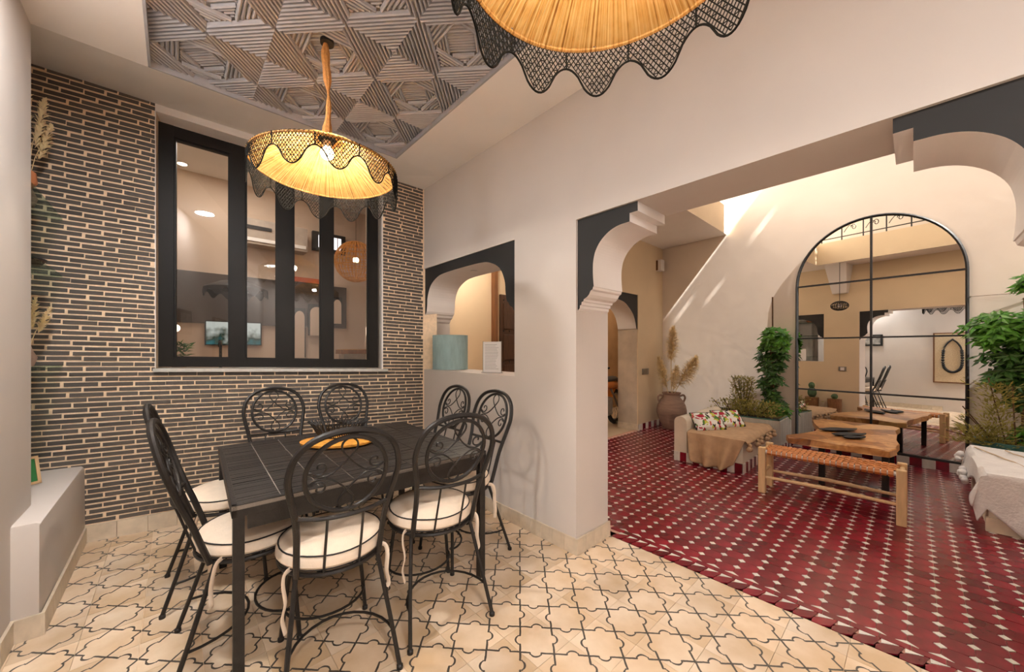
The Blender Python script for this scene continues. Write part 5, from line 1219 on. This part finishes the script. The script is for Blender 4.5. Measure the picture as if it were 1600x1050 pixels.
for k in range(80):
    a, a2 = 2*PI*k/80, 2*PI*(k+1)/80; f = lambda q_: 0.055+0.03*math.cos(q_*11)
    m.poly([(0.27*math.cos(a), 0.27*math.sin(a), 0.12), (0.27*math.cos(a2), 0.27*math.sin(a2), 0.12), (0.275*math.cos(a2), 0.275*math.sin(a2), 0.12-f(a2)), (0.275*math.cos(a), 0.275*math.sin(a), 0.12-f(a))])
obj('scalloped_fringe', m, M_NET, t_); m = MB(); m.tube([(0, 0, 0.2), (0, 0, 1.46)], 0.004, 5); obj('cord', m, M_BLACK, t_)
m = MB(); m.sphere((0, 0, 0.15), 0.03, 8); obj('bulb', m, M_BULB, t_, True)
pl_box('pale kitchen counter along the inside of the window', 'kitchen_counter', 'counter', (-0.4, 3.80, 0.0), [('worktop', (0, 2.2, 0, 0.42, 1.06, 1.10), M_GREYP), ('cabinet', (0.02, 2.18, 0.03, 0.40, 0, 1.06), M_WHITE)])
t_ = thing('kitchen_tap', 'black kitchen tap standing on the counter behind the window', 'tap', (0.30, 3.95, 1.10)); m = MB(); m.tube(smoothpath([(0, 0, 0), (0, 0, 0.19), (0.0, 0.03, 0.235), (0, 0.08, 0.235), (0, 0.10, 0.19)], 4), 0.011, 8); obj('spout', m, M_BLACK, t_, True); m = MB(); m.tube([(0.01, 0, 0.07), (0.05, 0, 0.10)], 0.006, 6); obj('lever', m, M_BLACK, t_)
pl_box('shallow wooden tray on a grey box behind the right window pane', 'wooden_tray', 'tray', (1.345, 4.04, 1.10), [('base', (0.03, 0.27, 0, 0.16, 0, 0.12), M_STEEL), ('tray', (0, 0.32, -0.01, 0.18, 0.12, 0.165), M_WOODM), ('tray_inset', (0.01, 0.31, 0, 0.17, 0.165, 0.17), M_GOLD)])
t_ = thing('gold_vase', 'small gold vase on the counter behind the window', 'vase', (0.80, 4.02, 1.10)); m = MB(); m.lathe([(0, 0), (0.035, 0), (0.055, 0.07), (0.03, 0.14), (0.035, 0.18), (0.02, 0.18), (0.02, 0.14)], 18); obj('body', m, M_GOLD, t_, True); m = MB(); m.tube([(0.035*math.cos(a), 0.035*math.sin(a), 0.18) for a in [2*PI*i/16 for i in range(16)]], 0.004, 5, True); obj('lip', m, M_GOLD, t_, True)
t_ = thing('globe_lamp', 'small glowing globe lamp behind the lower left window pane', 'lamp', (0.005, 4.40, 1.40)); m = MB(); m.sphere((0, 0, 0.06), 0.035, 10); obj('globe', m, emission('globe_glow', (255, 236, 210), 2.2), t_, True); m = MB(); m.tube([(0, 0.82, 0.02), (0, 0.06, 0.0), (0, 0, 0.03)], 0.008, 6); obj('arm', m, M_BLACK, t_)
climb = thing('potted_plant', 'small leafy pot plant on the counter behind the left pane', 'plant', (0.03, 4.05, 1.10)); m = MB(); m.lathe([(0, 0), (0.045, 0), (0.06, 0.09), (0, 0.09)], 14); obj('pot', m, M_CLAY, climb, True)
m = MB()
for i in range(60): leaf(m, Vector((random.gauss(0, .03), random.gauss(0, .03), 0.1+random.random()*.12)), Vector((random.gauss(0, 1), random.gauss(0, 1), .5)), Vector((0, 0, 1)), 0.07, 0.025)
obj('foliage', m, M_LEAFD, climb, kind='stuff')
for x, y, z, lab in ((0.075, 4.5, 3.212, 'glowing disc nearest the window, standing in for a reflected downlight'), (0.06, 5.05, 3.212, 'glowing disc above the television, standing in for a reflected downlight'), (0.80, 4.7, 3.212, 'glowing disc by the air conditioner, standing in for a reflected downlight')):  # discs added where the panes would reflect ceiling downlights
    t_ = thing('reflected_downlight', lab, 'ceiling light', (x, y, z), 0, 'reflected downlights put beyond the window'); m = MB(); m.lathe([(0, 0), (0.055, 0), (0.055, 0.012), (0, 0.012)], 16); obj('trim_ring', m, M_WHITE, t_); m = MB(); m.lathe([(0, -0.003), (0.04, -0.003), (0.04, 0.004), (0, 0.004)], 16); obj('lens', m, M_SPOT, t_)
lamp('living_light', 'AREA', (0.5, 4.4, 3.2), 9, (1, 0.92, 0.82), 0.8)
